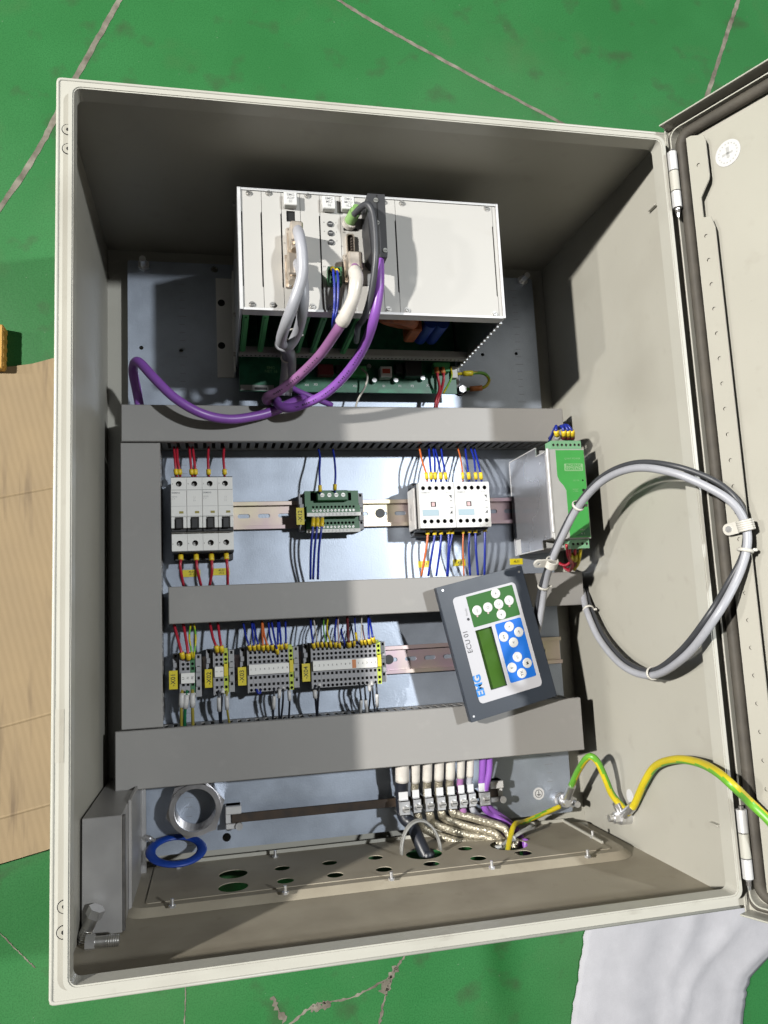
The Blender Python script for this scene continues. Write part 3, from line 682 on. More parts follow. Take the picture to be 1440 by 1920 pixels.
def end_clamp(xc, yc, z0, hh, th, n=4, wd=6.4):
    yt = yc+hh/2; hl = [(rect(xc-1.4, xc+1.4, yt-4.5-k*hh/n, yt-1.2-k*hh/n-.0), 3) for k in range(n)]
    b = MB(); b.plate(rect(xc-wd/2, xc+wd/2, yc-hh/2, yc+hh/2), hl, PZ_+6, z0, 0, 1); b.box(xc-wd/2+.3, xc+wd/2-.3, yc+4, yc+10, z0, z0+3, bev=.4); b.box(xc-wd/2+.3, xc+wd/2-.3, yc-12, yc-5, z0, z0+3, bev=.4)
    b.build('end_clamp', ['grey_plastic', 'hole'], th)
end_clamp(x0-3.4, my, 46, 46, th); end_clamp(x1+3.6, my, 46, 46, th)
def vtag(px, py, z, text, label, wmm=9.6, hmm=21):
    o = ytag(px, py, wmm, hmm, z, text, label, rot=True, size=7.2)
    return o
t_ = vtag(563, 968, 55, '-X12', 'yellow upright tag reading -X12 beside the green module')
b = MB(); q = ORG[t_.name]; b.box(q.x-3, q.x+3, q.y-8, q.y+8, PZ_+3, 55.0); b.build('tag_holder', 'grey_plastic', t_)
for k, q in enumerate((((597, 842), (600, 858), (599, 885), (600, 915), (600, 928)), ((624, 842), (627, 860), (629, 888), (628, 912), (628, 926)))):
    wire('blue_wire', [(*q[0], 50), (*q[1], 58), (*q[2], 66), (*q[3], 68), (*q[4], 60)], 1.3, ('blue wire dropping into the green module on its tag side', 'blue wire dropping into the middle of the green module')[k], group='blue wires of the green module', sleeves=((.70, .84, 'sleeve'),))
for k, q in enumerate((((588, 968), (587, 985), (583, 1030), (582, 1086)), ((595, 968), (595, 985), (590, 1030), (587, 1086)), ((603.5, 968), (603.5, 985), (598, 1030), (596, 1086)))):
    wire('blue_wire', [(*q[0], 56), (*q[1], 70), (*q[2], 66), (*q[3], 52)], 1.45, f'blue wire leaving the green module downwards, {NUM[k]} counted from its yellow tag', group='blue wires of the green module', sleeves=((.10, .36, 'sleeve'), (.01, .10, 'white_sleeve')))

# ------------------------------------------------------------------ contactors
CZ = 86.0; q0 = P(786, 911, CZ); q1 = P(918, 902, CZ); q2 = P(921, 985, CZ)
cx0, cx1 = 374.5, 465.5; cy0, cy1 = 384.5, 441
for k, lab in enumerate(('white contactor with a paper label on its dark flank', 'white contactor on the power supply side of its twin')):
    a0 = cx0+k*45.7; a1 = a0+45.2
    th = thing('contactor', lab, 'contactor', ((a0+a1)/2, 412, PZ_), 'white contactors on the upper rail')
    hl = []
    for r_, yy in ((0, cy1-7.2), (1, cy0+8)):
        for j in range(5): hl.append((circ(a0+5.8+j*8.4, yy, 2.6, 14), 8))
    hl.append((rect(a0+14.5, a0+21, cy0+26, cy0+32.2), 1.6))
    b = MB(); b.plate(rrect(a0, a1, cy0, cy1, 1, 2), hl, 76, CZ, 0, 1); b.build('front_cover', ['white', 'hole'], th)
    b = MB(); b.box(a0+.8, a1-.8, cy0-2, cy1+1, PZ_+7.6, 76.2, bev=.6); b.box(a0+.8, a1-.8, cy0-6, cy1+6, PZ_+7.6, 48, bev=.6); b.build('base', 'black', th)
    b = MB(); b.box(a0+15.8, a0+20, cy0+26.6, cy0+31.6, CZ-1.6, CZ-.3, bev=.3); b.build('test_slide', 'pink_wire', th)
    b = MB(); b.box(a0+3.6, a0+24, cy0+15, cy0+22.5, CZ, CZ+.4, bev=.1); b.build('label_plate', 'cyan_label', th)
    lettering('SIEMENS', 3.0, (a0+3, cy1-12.8, CZ), (1, 0, 0), (0, 1, 0), 'grey_light', th, align='LEFT', bold=.01); lettering('3RH11', 2.6, (a1-7.5, cy1-12.8, CZ), (1, 0, 0), (0, 1, 0), 'grey_light', th)
    for yy, s_ in ((cy1-18, 1), (cy0+19, -1)):
        b = MB(); b.box(a1-4.6, a1-3.8, yy-2, yy+2, CZ, CZ+.25); b.add([(a1-4.4, yy-1.3*s_, CZ+.25), (a1-7.2, yy+1.9*s_, CZ+.25), (a1-4.2, yy+1.3*s_, CZ+.25)], [(0, 2, 1) if s_ > 0 else (0, 1, 2)]); b.box(a1-6.2, a1-3.0, yy-5.4*s_-.35, yy-5.4*s_+.35, CZ, CZ+.25); b.build('contact_symbol', 'ink', th)
    for j in range(5):
        for yy, tx in ((cy1-2.2, f'{j*10+13}'), (cy0+2.2, f'{j*10+14}')): lettering(tx, 2.0, (a0+5.8+j*8.4, yy, CZ), (1, 0, 0), (0, 1, 0), 'grey_light', th)
    for j, h_ in enumerate(hl[:10]):
        xx = sum(p[0] for p in h_[0])/14; yy = sum(p[1] for p in h_[0])/14; b = MB(); b.cyl((xx, yy, CZ-8), (xx, yy, CZ-6.5), 2.2, n=12); b.build('clamp_screw', 'dark_steel', th)
    if k == 0:
        b = MB(); b.box(a0-2, a0+.9, cy0+1, cy1-3, 36, 67, bev=.8); b.build('side_label', 'white_sleeve', th)
        b = MB(); b.box(a0-2.2, a0-1.9, cy0+14, cy0+30, 47, 49); b.box(a0-2.2, a0-1.9, cy0+12, cy0+34, 52, 53.2); b.build('side_print', 'ink_grey', th)
BG = 'wires of the contactors'
ct = [('orange_wire', (786, 837), (791, 862), (799, 888), (801, 903), 1.3), ('blue_wire', (804, 838), (806, 862), (808, 888), (809, 903), 1.45), ('blue_wire', (812, 838), (815, 862), (815.5, 888), (817, 903), 1.4), ('blue_wire', (815, 840), (822, 866), (826, 888), (827, 903), 1.4), ('blue_wire', (827, 838), (830, 862), (835, 888), (837, 903), 1.3), ('orange_wire', (858, 838), (864, 862), (867.5, 888), (868, 903), 1.0), ('blue_wire', (872, 838), (875, 862), (878.5, 888), (880, 903), 1.35), ('blue_wire', (882, 838), (889, 862), (891.5, 888), (893, 903), 1.35), ('blue_wire', (889, 840), (895, 862), (901, 888), (903, 903), 1.35)]
cn = {'blue_wire': 0, 'orange_wire': 0}
for k, (mt, a, b2, c, d, r) in enumerate(ct):
    cname = mt.split('_')[0]; cn[mt] += 1
    wire(mt, [(*a, 52), (*b2, 66), (*c, 74), (*d, 70)], r, f'{cname} wire coming down into the contactor tops, {NUM[cn[mt]-1]} {cname} one from the breakers', group=BG, sleeves=((.64, .88, 'sleeve'),))
cn = {'blue_wire': 0, 'orange_wire': 0}
cbm = [('orange_wire', (802, 982), (802, 1002), (799, 1030), (790, 1080), 1.5), ('blue_wire', (814, 982), (815, 1003), (811, 1030), (803, 1080), 1.5), ('blue_wire', (827, 982), (827, 1002), (825, 1030), (818, 1080), 1.45), ('blue_wire', (840, 982), (841, 1001), (841, 1030), (838, 1080), 1.5), ('blue_wire', (847, 982), (848, 1001), (843, 1030), (839.5, 1080), 1.4), ('orange_wire', (868, 982), (868.5, 1000), (868, 1030), (870, 1080), 1.0), ('blue_wire', (881, 982), (880.5, 999), (879, 1030), (881.5, 1080), 1.4), ('blue_wire', (892, 982), (891.5, 999), (892.5, 1030), (896.5, 1080), 1.55), ('blue_wire', (908, 982), (909, 997), (909, 1030), (908.5, 1080), 1.55)]
for k, (mt, a, b2, c, d, r) in enumerate(cbm):
    cname = mt.split('_')[0]; cn[mt] += 1
    wire(mt, [(*a, 62), (*b2, 64), (*c, 62), (*d, 50)], r, f'{cname} wire hanging below the contactors, {NUM[cn[mt]-1]} {cname} one from the breakers', group=BG, sleeves=((.10, .34, 'sleeve'),))

# ------------------------------------------------------------------ power supply
FZp = 150.0
px0, px1 = 519.0, 566.5; py0, py1 = 360.0, 468.5
th = thing('power_supply', 'tall power supply with green front and bare metal flank on the upper rail', 'power supply', (543, 412, PZ_))
b = MB(); sx = px0-2
b.prism([(352, 30), (476, 30), (476, 118), (466, 118), (466, FZp-6), (362, FZp-6), (362, 118), (352, 118)], sx, sx+1.2, 'yzx'); b.build('side_plate', 'alu_brush', th)
b = MB(); b.box(sx-.4, sx+1.4, 475.6, 477, 30, 118); b.box(sx-.4, sx+1.4, 351, 352.4, 30, 118); b.box(sx-.4, sx+1.4, 352.4, 475.6, 29, 30.2); b.box(sx-.4, sx+1.4, 465, 466.4, 118, FZp-6); b.build('plate_edge', 'alu_white', th)
b = MB(); b.box(sx+1.2, px1, py0+2, py1-2, 30, FZp-3, bev=.8); b.box(sx+1.2, px1, 353, 475, 30, 112, bev=.8); b.build('housing', 'grey_light', th)
b = MB(); b.box(px0, px1, py0, py1, FZp-3, FZp-.6, bev=.8); b.build('front_bezel', 'grey_light', th)
b = MB(); b.box(px0-1.4, px0+1.6, py0+8, py1+1, FZp-3.5, FZp+.3, bev=.6); b.build('edge_trim', 'alu_white', th)
g = [(px0+10, py1-1.5), (px1-1.5, py1-1.5), (px1-1.5, py0+1.5), (px0+20, py0+1.5), (px0+20, py0+58), (px0+17, py0+64), (px0+12, py0+70), (px0+10, py0+76)]
b = MB(); b.plate(g[::-1], [(circ(px1-5.5, py0+70, 1.2, 10), .5), (circ(px1-5.5, py0+58, 2.0, 12), .5)], FZp-.6, FZp, 0, 1); fr_ = b.build('green_front', ['psu_green', 'hole'], th)
b = MB(); b.add([(px0+26, py0+3, FZp+.15), (px1-2, py0+3, FZp+.15), (px1-2, py0+15, FZp+.15), (px0+38, py0+9, FZp+.15)], [(0, 1, 2, 3)]); b.build('dark_corner', 'psu_dark', fr_)
lettering('QUINT POWER', 3.0, (px1-17, py1-12, FZp), (1, 0, 0), (0, 1, 0), 'ink_pale', fr_)
b = MB(); b.plate(rrect(px1-28, px1-4, py1-27, py1-18, 1, 2), [], FZp, FZp+.12); lg = b.build('logo_ground', 'ink_pale', fr_)
lettering('PHOENIX\nCONTACT', 4.4, (px1-16, py1-22.5, FZp+.12), (1, 0, 0), (0, 1, 0), 'psu_green', lg, bold=.03)
lettering('DC OK', 2.4, (px1-14, py0+70, FZp), (1, 0, 0), (0, 1, 0), 'ink_pale', fr_); lettering('BOOST\n> 100%', 2.3, (px1-16, py0+58, FZp), (1, 0, 0), (0, 1, 0), 'ink_pale', fr_)
lettering('INPUT', 2.4, (px1-11, py0+10.5, FZp+.2), (1, 0, 0), (0, 1, 0), 'white', fr_); lettering('N   L', 2.6, (px1-11, py0+6, FZp+.2), (1, 0, 0), (0, 1, 0), 'white', fr_)
for yy0, yy1, nn, xa in ((py1+.5, py1+11, 7, px0+7), (py0-11, py0-.5, 4, px0+22)):
    hl = [(circ(xa+(px1-2-xa)*(j+.5)/nn, (yy0+yy1)/2, 1.7, 10), 3) for j in range(nn)]
    b = MB(); b.plate(rect(xa, px1-2, yy0, yy1), hl, FZp-22, FZp-4, 0, 1); b.build('plug_terminal', ['green_light', 'hole_grey'], th)
b = MB(); q = PX(970, 1010, sx-.1)
b.box(sx-.25, sx-.02, 352.5, 371, 34, 50); b.build('side_sticker', 'sticker', th)
for yy, zz in ((455, 130), (366, 128)):
    b = MB(); b.cyl((sx-.6, yy, zz), (sx+.4, yy, zz), 1.6, n=12); b.build('rivet', 'zinc', th)
PG = 'wires of the power supply'
for k, (c0, c1, c2, c3) in enumerate((((1046, 822), (1043, 808), (1042, 800), (1030, 828)), ((1057, 822), (1057, 808), (1050, 800), (1030, 822)), ((1065, 822), (1065, 808), (1056, 798), (1036, 812)), ((1073, 822), (1072, 808), (1060, 797), (1040, 810)))):
    wire('blue_wire', [(*c0, FZp-14), (*c1, FZp-4), (*c2, FZp-12), (*c3, 92)], 1.9, f'blue wire looping out of the power supply top, {NUM[k]} counted from its metal flank', group=PG, sleeves=((.12, .34, 'sleeve'), (.0, .12, 'maroon_wire' if k else 'white_sleeve')))
for k, (mt, pts) in enumerate((('red_wire', [(1068, 1018), (1068, 1038), (1072, 1050), (1060, 1060), (1044, 1054)]), ('red_wire', [(1079, 1018), (1078, 1036), (1079, 1052), (1072, 1064), (1062, 1068)]), ('red_wire', [(1062, 1020), (1066, 1044), (1073, 1058), (1068, 1070), (1058, 1064)]), ('yellow_wire', [(1090, 1018), (1088, 1038), (1084, 1056), (1076, 1068)]))):
    zs = [FZp-14, FZp-18, FZp-40, FZp-60, 70]
    wire(mt, [(*p, z) for p, z in zip(pts, zs)], 2.0, ('red wire curling out below the power supply towards its metal flank', 'red wire curling out below the power supply beside the yellow wire', 'red wire curling back under the power supply between two others', 'yellow wire leaving the bottom of the power supply')[k], group=PG, sleeves=((.30, .46, 'yellow_tag'),) if k in (0, 1) else ())

# ------------------------------------------------------------------ terminal strips
TP = 5.2
rows_sq = (19.5, 8.6, -9.2, -17.5); rows_rd = (13.8, -23.2)
term_cache = {}
def term_mesh(kind):
    if kind in term_cache: return term_cache[kind]
    b = MB(); hl = [(rect(-1.5, 1.5, y-1.6, y+1.6), 3.5) for y in rows_sq]+[(circ(0, y, 1.75, 10), 4) for y in rows_rd]
    b.plate(rect(-2.5, 2.5, -25.5, 24), hl, 0, 33, 0, 1); b.box(-2.5, 2.5, -4.6, 5.0, 33, 36.0, 0)
    b.box(-2.2, 2.2, 24, 26.5, 0, 26, 0)
    me = bpy.data.meshes.new('terminal'); me.from_pydata([p*S for p in b.v], [], b.f)
    for k in ((kind, 'hole')): me.materials.append(M[k])
    me.polygons.foreach_set('material_index', b.m); term_cache[kind] = me; return me
def strip(tagtxt, px, py, n, marks, end, label, dy=0, mark_dy=0):
    z0 = PZ_+7.6; zt = z0+33
    c = P(px, py, zt); x0 = c.x; yc = RL+dy
    th = thing('terminal_strip', label, 'terminal strip', (x0+n*TP/2, yc, PZ_), 'grey terminal strips on the lower rail')
    kinds = ['grey_plastic']*n
    if end == 'pe': kinds.append('lime')
    if end == 'gpe': kinds[-1] = 'green_plastic'
    for k, kd in enumerate(kinds): place(bpy.data.objects.new('terminal', term_mesh(kd)), (x0+TP*(k+.5), yc, z0), th)
    tot = len(kinds)*TP
    b = MB(); b.box(x0-1.6, x0-.1, yc-26.5, yc+27, z0, zt+1.2, bev=.4); b.build('end_plate', 'grey_plastic', th)
    b = MB(); b.box(x0+.2, x0+n*TP-.2, yc-5.6+mark_dy, yc+6.0+mark_dy, zt+3, zt+4.6, bev=.3); mk = b.build('marker_strip', 'module_white', th)
    for k, s_ in enumerate(marks):
        if s_ == '#':
            b = MB(); b.box(x0+TP*k+.1, x0+TP*(k+1)-.1, yc-4.9+mark_dy, yc+5.3+mark_dy, zt+3.2, zt+4.8, bev=.3); b.build('orange_marker', 'orange_tag', th)
        elif s_: lettering(s_, 3.4, (x0+TP*(k+.5), yc+.5+mark_dy, zt+4.6), (0, 1, 0) if tagtxt in ('-X01', '-X02') else (1, 0, 0), (-1, 0, 0) if tagtxt in ('-X01', '-X02') else (0, 1, 0), 'ink', mk)
    if end == 'pe':
        b = MB(); b.box(x0+n*TP+.3, x0+tot-.3, yc-5, yc+9, zt+3, zt+4.4, bev=.3); b.build('earth_marker', 'yellow_tag', th)
    if tagtxt == '-X01':
        b = MB(); b.box(x0-.5, x0+tot+.5, yc-21, yc-18.6, zt, zt+3, bev=.4); b.build('jumper_bar', 'white', th)
    end_clamp(x0-6.0, yc+6, z0+24, 40, th); end_clamp(x0+tot+4.0, yc, z0+27, 48, th)
    return th, x0, zt
X1, xa1, zt = strip('-X01', 339, 1255, 3, ['L1', 'N', 'PE'], 'gpe', 'short terminal strip marked -X01 with a green end terminal', dy=-3, mark_dy=-2)
X2, xa2, _ = strip('-X02', 402, 1252, 2, ['1', '2'], 'pe', 'smallest terminal strip, two grey terminals and one yellow-green, marked -X02')
X3, xa3, _ = strip('-X03', 466, 1250, 9, [str(k+1) for k in range(9)], 'pe', 'medium terminal strip marked -X03 with numbers one to nine')
X4, xa4, _ = strip('-X04', 585.5, 1246, 15, ['1', '2', '3', '4', '5', '6', '7', '8', '9', '#', '1', '2', '3', '4', '5'], 'pe', 'longest terminal strip marked -X04 with one orange marker')
for tx, px, py in (('-X01', 325, 1275), ('-X02', 392, 1272), ('-X03', 454, 1268), ('-X04', 574, 1261)):
    t_ = vtag(px, py, zt-2, tx, f'yellow upright tag reading {tx} on the lower rail'); q = ORG[t_.name]
    b = MB(); b.box(q.x-3, q.x+3, q.y-6, q.y+8, PZ_+3, zt-2); b.build('tag_holder', 'grey_plastic', t_)
TG = {1: 'wires of terminal strip -X01', 2: 'wires of terminal strip -X02', 3: 'wires of terminal strip -X03', 4: 'wires of terminal strip -X04'}
def drop(strip_no, mt, cname, pts, k, r=1.25, sl='sleeve', where='from the duct above into', s=(.66, .90)):
    z = (60, 66, zt+8, zt-2)
    wire(mt, [(*p, z[min(i, 3)] if len(pts) == 4 else (60, zt+8, zt-2)[i]) for i, p in enumerate(pts)], r, f'{cname} wire {where} strip -X0{strip_no}, {k} from its tag', group=TG[strip_no], sleeves=((s[0], s[1], sl),) if sl else ())
def strand(strip_no, items, where, low=False):
    cnt = {}
    for mt, cname, pts, r, sl, s_ in items:
        cnt[cname] = cnt.get(cname, 0)+1
        z = (58, zt+4, zt+8, zt-3) if not low else (zt-6, zt+2, 62, 50)
        if len(pts) == 3: z = (58, zt+6, zt-3) if not low else (zt-6, zt-2, 50)
        wire(mt, [(*p, zz) for p, zz in zip(pts, z)], r, f'{cname} wire {where} strip -X0{strip_no}, {NUM[cnt[cname]-1]} {cname} one from its tag', group=TG[strip_no], sleeves=((s_[0], s_[1], sl),) if sl else (), fn=gy(3) if isinstance(mt, list) else None)
YG = ['yellow_wire', 'green_wire']
A = (.66, .90)
strand(1, [('red_wire', 'red', [(325, 1166), (334, 1200), (341, 1226), (344, 1238)], 1.7, 'sleeve', (.62, .85)), ('red_wire', 'red', [(343, 1166), (349, 1200), (353, 1228), (354, 1240)], 1.7, 'sleeve', (.62, .85)), (YG, 'yellow-green', [(358, 1166), (355, 1195), (360, 1226), (361, 1238)], 1.2, None, A), (YG, 'yellow-green', [(363, 1166), (367, 1195), (364, 1226), (362, 1238)], 1.2, None, A)], 'dropping into')
strand(2, [('red_wire', 'red', [(393, 1166), (399, 1195), (406, 1214), (408, 1226)], 1.6, 'sleeve', (.60, .86)), ('red_wire', 'red', [(408, 1166), (412, 1195), (415, 1214), (417, 1226)], 1.6, 'sleeve', (.60, .86))], 'dropping into')
bw = 'blue_wire'
strand(3, [(bw, 'blue', [(456, 1168), (461, 1193), (467, 1210), (470, 1222)], 1.2, 'sleeve', A), (bw, 'blue', [(472, 1166), (474, 1193), (476, 1210), (478, 1222)], 1.25, 'sleeve', A), (bw, 'blue', [(475, 1168), (480, 1193), (484, 1208), (486, 1222)], 1.2, 'sleeve', A), ('orange_wire', 'orange', [(491, 1164), (492, 1193), (493, 1210), (494, 1222)], 1.3, 'sleeve', A), ('orange_wire', 'orange', [(492, 1166), (496, 1193), (501, 1209), (503, 1222)], 1.2, 'sleeve', A), (bw, 'blue', [(503, 1166), (506, 1193), (510, 1209), (511, 1222)], 1.2, 'sleeve', A), (bw, 'blue', [(509, 1166), (514, 1193), (518, 1212), (521, 1228)], 1.25, 'sleeve', (.75, .95)), (bw, 'blue', [(521, 1164), (521, 1193), (521, 1208), (522, 1220)], 1.3, 'sleeve', A), (bw, 'blue', [(523, 1164), (526, 1193), (527, 1208), (529, 1220)], 1.3, 'sleeve', A), (bw, 'blue', [(535, 1164), (536, 1193), (536, 1206), (537, 1220)], 1.2, 'sleeve', A)], 'dropping into')
strand(4, [(bw, 'blue', [(582, 1160), (584, 1185), (587, 1206), (590, 1218)], 1.25, 'sleeve', A), ('white_wire', 'white', [(588, 1160), (592, 1185), (595, 1204), (597, 1216)], .9, 'sleeve', A), ('black_wire', 'thin black', [(603, 1160), (602, 1178), (603, 1204), (605, 1216)], .9, 'sleeve', A), ('green_wire', 'thin green', [(607, 1160), (607, 1182), (611, 1204), (613, 1216)], .8, 'sleeve', A), ('yellow_wire', 'yellow', [(615, 1158), (613, 1180), (619, 1204), (621, 1216)], 1.0, 'sleeve', A), (bw, 'blue', [(631, 1158), (628, 1182), (629, 1204), (629, 1216)], 1.25, 'sleeve', A), ('pink_wire', 'pink', [(634, 1156), (634, 1182), (636, 1206), (638, 1216)], .95, 'sleeve', A), (bw, 'blue', [(640, 1180), (641, 1190), (645, 1202), (646, 1214)], 1.3, None, A), ('maroon_wire', 'dark red', [(651, 1154), (652, 1180), (654, 1204), (655, 1214)], 1.7, 'sleeve', A), ('black_wire', 'thin black', [(656, 1166), (660, 1180), (664, 1202), (664, 1214)], .9, 'sleeve', A), (bw, 'blue', [(665, 1156), (666, 1178), (668, 1194), (670, 1212)], .8, 'sleeve', (.50, .80)), ('white_wire', 'white', [(678, 1154), (678, 1178), (678, 1200), (680, 1212)], .9, 'sleeve', A), ('maroon_wire', 'dark red', [(680, 1172), (681, 1184), (684, 1200), (687, 1212)], .8, 'sleeve', A), (bw, 'blue', [(691, 1154), (691, 1176), (692, 1198), (695, 1210)], 1.35, 'sleeve', A), (bw, 'blue', [(693, 1160), (696, 1178), (699, 1195), (703, 1208)], 1.35, 'sleeve', A)], 'dropping into')
k_ = 'black_wire'; ws = 'white_sleeve'
strand(1, [('olive_wire', 'olive', [(342, 1290), (341, 1302), (340, 1330), (340, 1368)], 1.9, ws, (.30, .62)), ('dkgreen_wire', 'dark green', [(351, 1288), (350, 1304), (347, 1330), (346, 1368)], 1.9, ws, (.32, .64)), ('olive_wire', 'olive', [(361, 1288), (361, 1302), (361, 1330), (362, 1368)], 1.9, ws, (.30, .62))], 'leaving downwards from', True)
strand(2, [(k_, 'black', [(409, 1288), (410, 1302), (411, 1328), (413, 1362)], 1.35, ws, (.42, .72)), (k_, 'black', [(419, 1286), (417, 1302), (415, 1328), (414, 1362)], 1.35, ws, (.08, .30)), ('olive_wire', 'olive', [(426, 1288), (425, 1304), (426, 1330), (431, 1362)], 1.3, ws, (.35, .66))], 'leaving downwards from', True)
strand(3, [(bw, 'blue', [(480, 1286), (483, 1298), (488, 1298), (490, 1286)], 1.6, None, A), (k_, 'black', [(514, 1284), (514, 1300), (513, 1322), (511, 1358)], 1.2, ws, (.42, .74)), (k_, 'black', [(523, 1284), (524, 1298), (523, 1322), (524, 1356)], 1.2, ws, (.22, .50)), (k_, 'black', [(531, 1282), (531, 1298), (530, 1322), (526, 1356)], 1.2, ws, (.05, .22)), (k_, 'black', [(540, 1282), (542, 1298), (543, 1320), (541, 1354)], 1.2, ws, (.28, .58))], 'leaving downwards from', True)
strand(4, [(k_, 'black', [(590, 1280), (590, 1296), (592, 1316), (595, 1350)], 1.4, ws, (.30, .56)), (k_, 'black', [(599, 1278), (598, 1292), (596, 1316), (595, 1348)], 1.4, ws, (.04, .24)), (k_, 'black', [(673, 1272), (675, 1292), (677, 1316), (675, 1342)], 1.15, ws, (.62, .96)), (k_, 'black', [(682, 1272), (684, 1292), (686, 1316), (688, 1342)], 1.15, ws, (.62, .98)), (k_, 'black', [(690, 1274), (693, 1290), (694, 1305), (690, 1342)], 1.15, ws, (.20, .48)), (k_, 'black', [(696, 1272), (698, 1286), (700, 1312), (704, 1340)], 1.15, ws, (.04, .32)), (k_, 'black', [(705, 1272), (706, 1290), (707, 1308), (707, 1338)], 1.15, ws, (.56, .86))], 'leaving downwards from', True)

# ------------------------------------------------------------------ card rack
ZF = 225.0; rx0, rx1, ry0, ry1 = 158.7, 446.7, 598.5, 732.7
rk = thing('card_rack', 'aluminium card rack with cream front modules on the mounting plate', 'card rack', ((rx0+rx1)/2, 665, PZ_))
for xx, nm in ((rx0, 0), (rx1-2.4, 1)):
    b = MB()
    b.box(xx, xx+2.4, ry0, ry1, 40, ZF+1.2, bev=.5); b.build('side_plate', 'alu', rk)
    b = MB(); b.box(xx, xx+3.4 if nm == 0 else xx+2.4, ry0+.2, ry1-.2, ZF+1.2, ZF+1.8); 
    b.build('edge_strip', 'alu_white', rk)
b = MB()                                     # saw-toothed vent edge along the lower corner of the side plate
for k in range(14):
    z = 62+k*11.2; b.box(rx1-2.6, rx1+.6, ry0-1.4, ry0+.4, z, z+6)
b.build('toothed_edge', 'alu_white', rk)
for yy in (ry0, ry1-9):
    b = MB(); b.box(rx0+2.4, rx1-2.4, yy, yy+9, ZF-14, ZF-2.6, bev=.6); b.box(rx0+2.4, rx1-2.4, yy if yy < 650 else yy+6.5, (yy+2.5) if yy < 650 else yy+9, ZF-2.6, ZF+1.0); b.build('front_rail', 'alu_white', rk)
    hl = [(circ(rx0+8+k*5.08, yy+4, .9, 6), None) for k in range(54)]
    b = MB(); b.box(rx0+2.4, rx1-2.4, yy-1, yy+8, 84, 96, bev=.6); b.box(rx0+2.4, rx1-2.4, yy-1.6, yy-1, 85, 95); b.build('rear_rail', 'grey_light', rk)
    b = MB()
    for k in range(54): b.box(rx0+6+k*5.08, rx0+8+k*5.08, yy-1.8, yy-1.55, 88.5, 91)
    b.build('rail_holes', 'hole', rk)['kind'] = 'stuff'
def fx(px, py=480): return P(px, py, ZF).x
seams = [rx0+3.2, fx(493), fx(530.5), fx(566), fx(603), fx(641), fx(717), fx(745.5), rx1-6.5]
wide = {1, 2, 4, 7}
for k in range(len(seams)-1):
    a, c = seams[k]+.25, seams[k+1]-.25
    yb, yt_ = ry0+3, ry1-3
    poly = [(a, yb), (c, yb)]
    if k+1 in wide or k == 7: poly += [(c, yb+22), (c-1.1, yb+23), (c-1.1, yt_-24), (c, yt_-23)]
    poly += [(c, yt_), (a, yt_)]
    if k == 0: poly += [(a, yt_-23), (a+1.2, yt_-24), (a+1.2, yb+23), (a, yb+22)]
    hl = []
    if k == 2: q = P(545, 404, ZF); hl.append((rect(q.x-4.5, q.x+4.5, q.y-7, q.y+5), 2.2))
    b = MB(); b.plate(poly, hl, ZF-2.5, ZF, 0, 1); b.build('front_module', ['panel', 'hole'], rk)
b = MB(); b.box(rx1-6.2, rx1-2.5, ry0+3, ry1-3, ZF-2.5, ZF-.4); b.build('filler_strip', 'panel', rk)
b = MB(); b.box(rx0+2.4, rx1-2.4, ry0+9, ry1-9, ZF-8, ZF-6); b.build('dark_backing', 'black', rk)
for x, y in ((467, 361), (504, 361), (577, 366), (720, 378), (754, 380), (913, 390), (473, 570), (512, 571), (586, 574), (620, 575), (729, 579), (764, 581), (928, 588)):
    q = P(x, y, ZF+1.5); b = MB(); b.cyl((q.x, q.y, ZF), (q.x, q.y, ZF+.5), 3.4, n=16); b.cyl((q.x, q.y, ZF+.5), (q.x, q.y, ZF+2.2), 2.6, 2.2, n=16); a_ = random.uniform(-.8, .8)
    b.frame((q.x, q.y, ZF+2.2), (math.cos(a_), math.sin(a_), 0), (-math.sin(a_), math.cos(a_), 0), (0, 0, 1)); b.box(-1.9, 1.9, -.3, .3, 0, .12, 1); b.build('panel_screw', ['steel', 'hole'], rk)
for x, y, tx in ((545, 372, 'EMG\nADP\n01'), (617, 379, 'EMG\nMCI\n16'), (653, 380, 'EMG\nMCU\n16.2')):
    q = P(x, y, ZF+9); b = MB(); b.box(q.x-7.0, q.x+7.0, q.y-7, q.y+7.5, ZF, ZF+9, bev=.8); h_ = b.build('handle_block', 'white', rk); lettering(tx, 4.0, (q.x, q.y+.4, ZF+9), (1, 0, 0), (0, 1, 0), 'ink_grey', h_, bold=.015)
for x, y in ((619, 420), (620, 437), (621, 454)):
    q = P(x, y, ZF+1); b = MB(); b.cyl((q.x, q.y, ZF), (q.x, q.y, ZF+1.6), 3.1, n=18); b.box(q.x-2, q.x+2, q.y-.35, q.y+.35, ZF+1.6, ZF+1.8, 1); b.build('rotary_switch', ['black_soft', 'grey_light'], rk)
    for dx, tx in ((-6.5, 'A'), (6.5, 'F')): lettering(tx, 2.0, (q.x+dx, q.y+2, ZF), (1, 0, 0), (0, 1, 0), 'ink', rk)
q = P(657, 458, ZF+3); b = MB(); b.plate(rrect(q.x-4.2, q.x+4.2, q.y-11, q.y+11, 2, 3), [(rrect(q.x-3.1, q.x+3.1, q.y-9.5, q.y+9.5, 2, 3), 3)], ZF, ZF+5, 0, 1)
for k in range(5): b.cyl((q.x+.8, q.y-6+k*3, ZF+1.5), (q.x+.8, q.y-6+k*3, ZF+4.2), .5, n=6, mi=2)
b.build('port', ['dsub', 'rust', 'dsub'], rk)
q = P(658, 430, ZF+1); b = MB(); b.box(q.x-8, q.x+7, q.y-1.3, q.y+1.3, ZF, ZF+1.2, bev=.3); b.build('indicator_slot', 'black', rk)
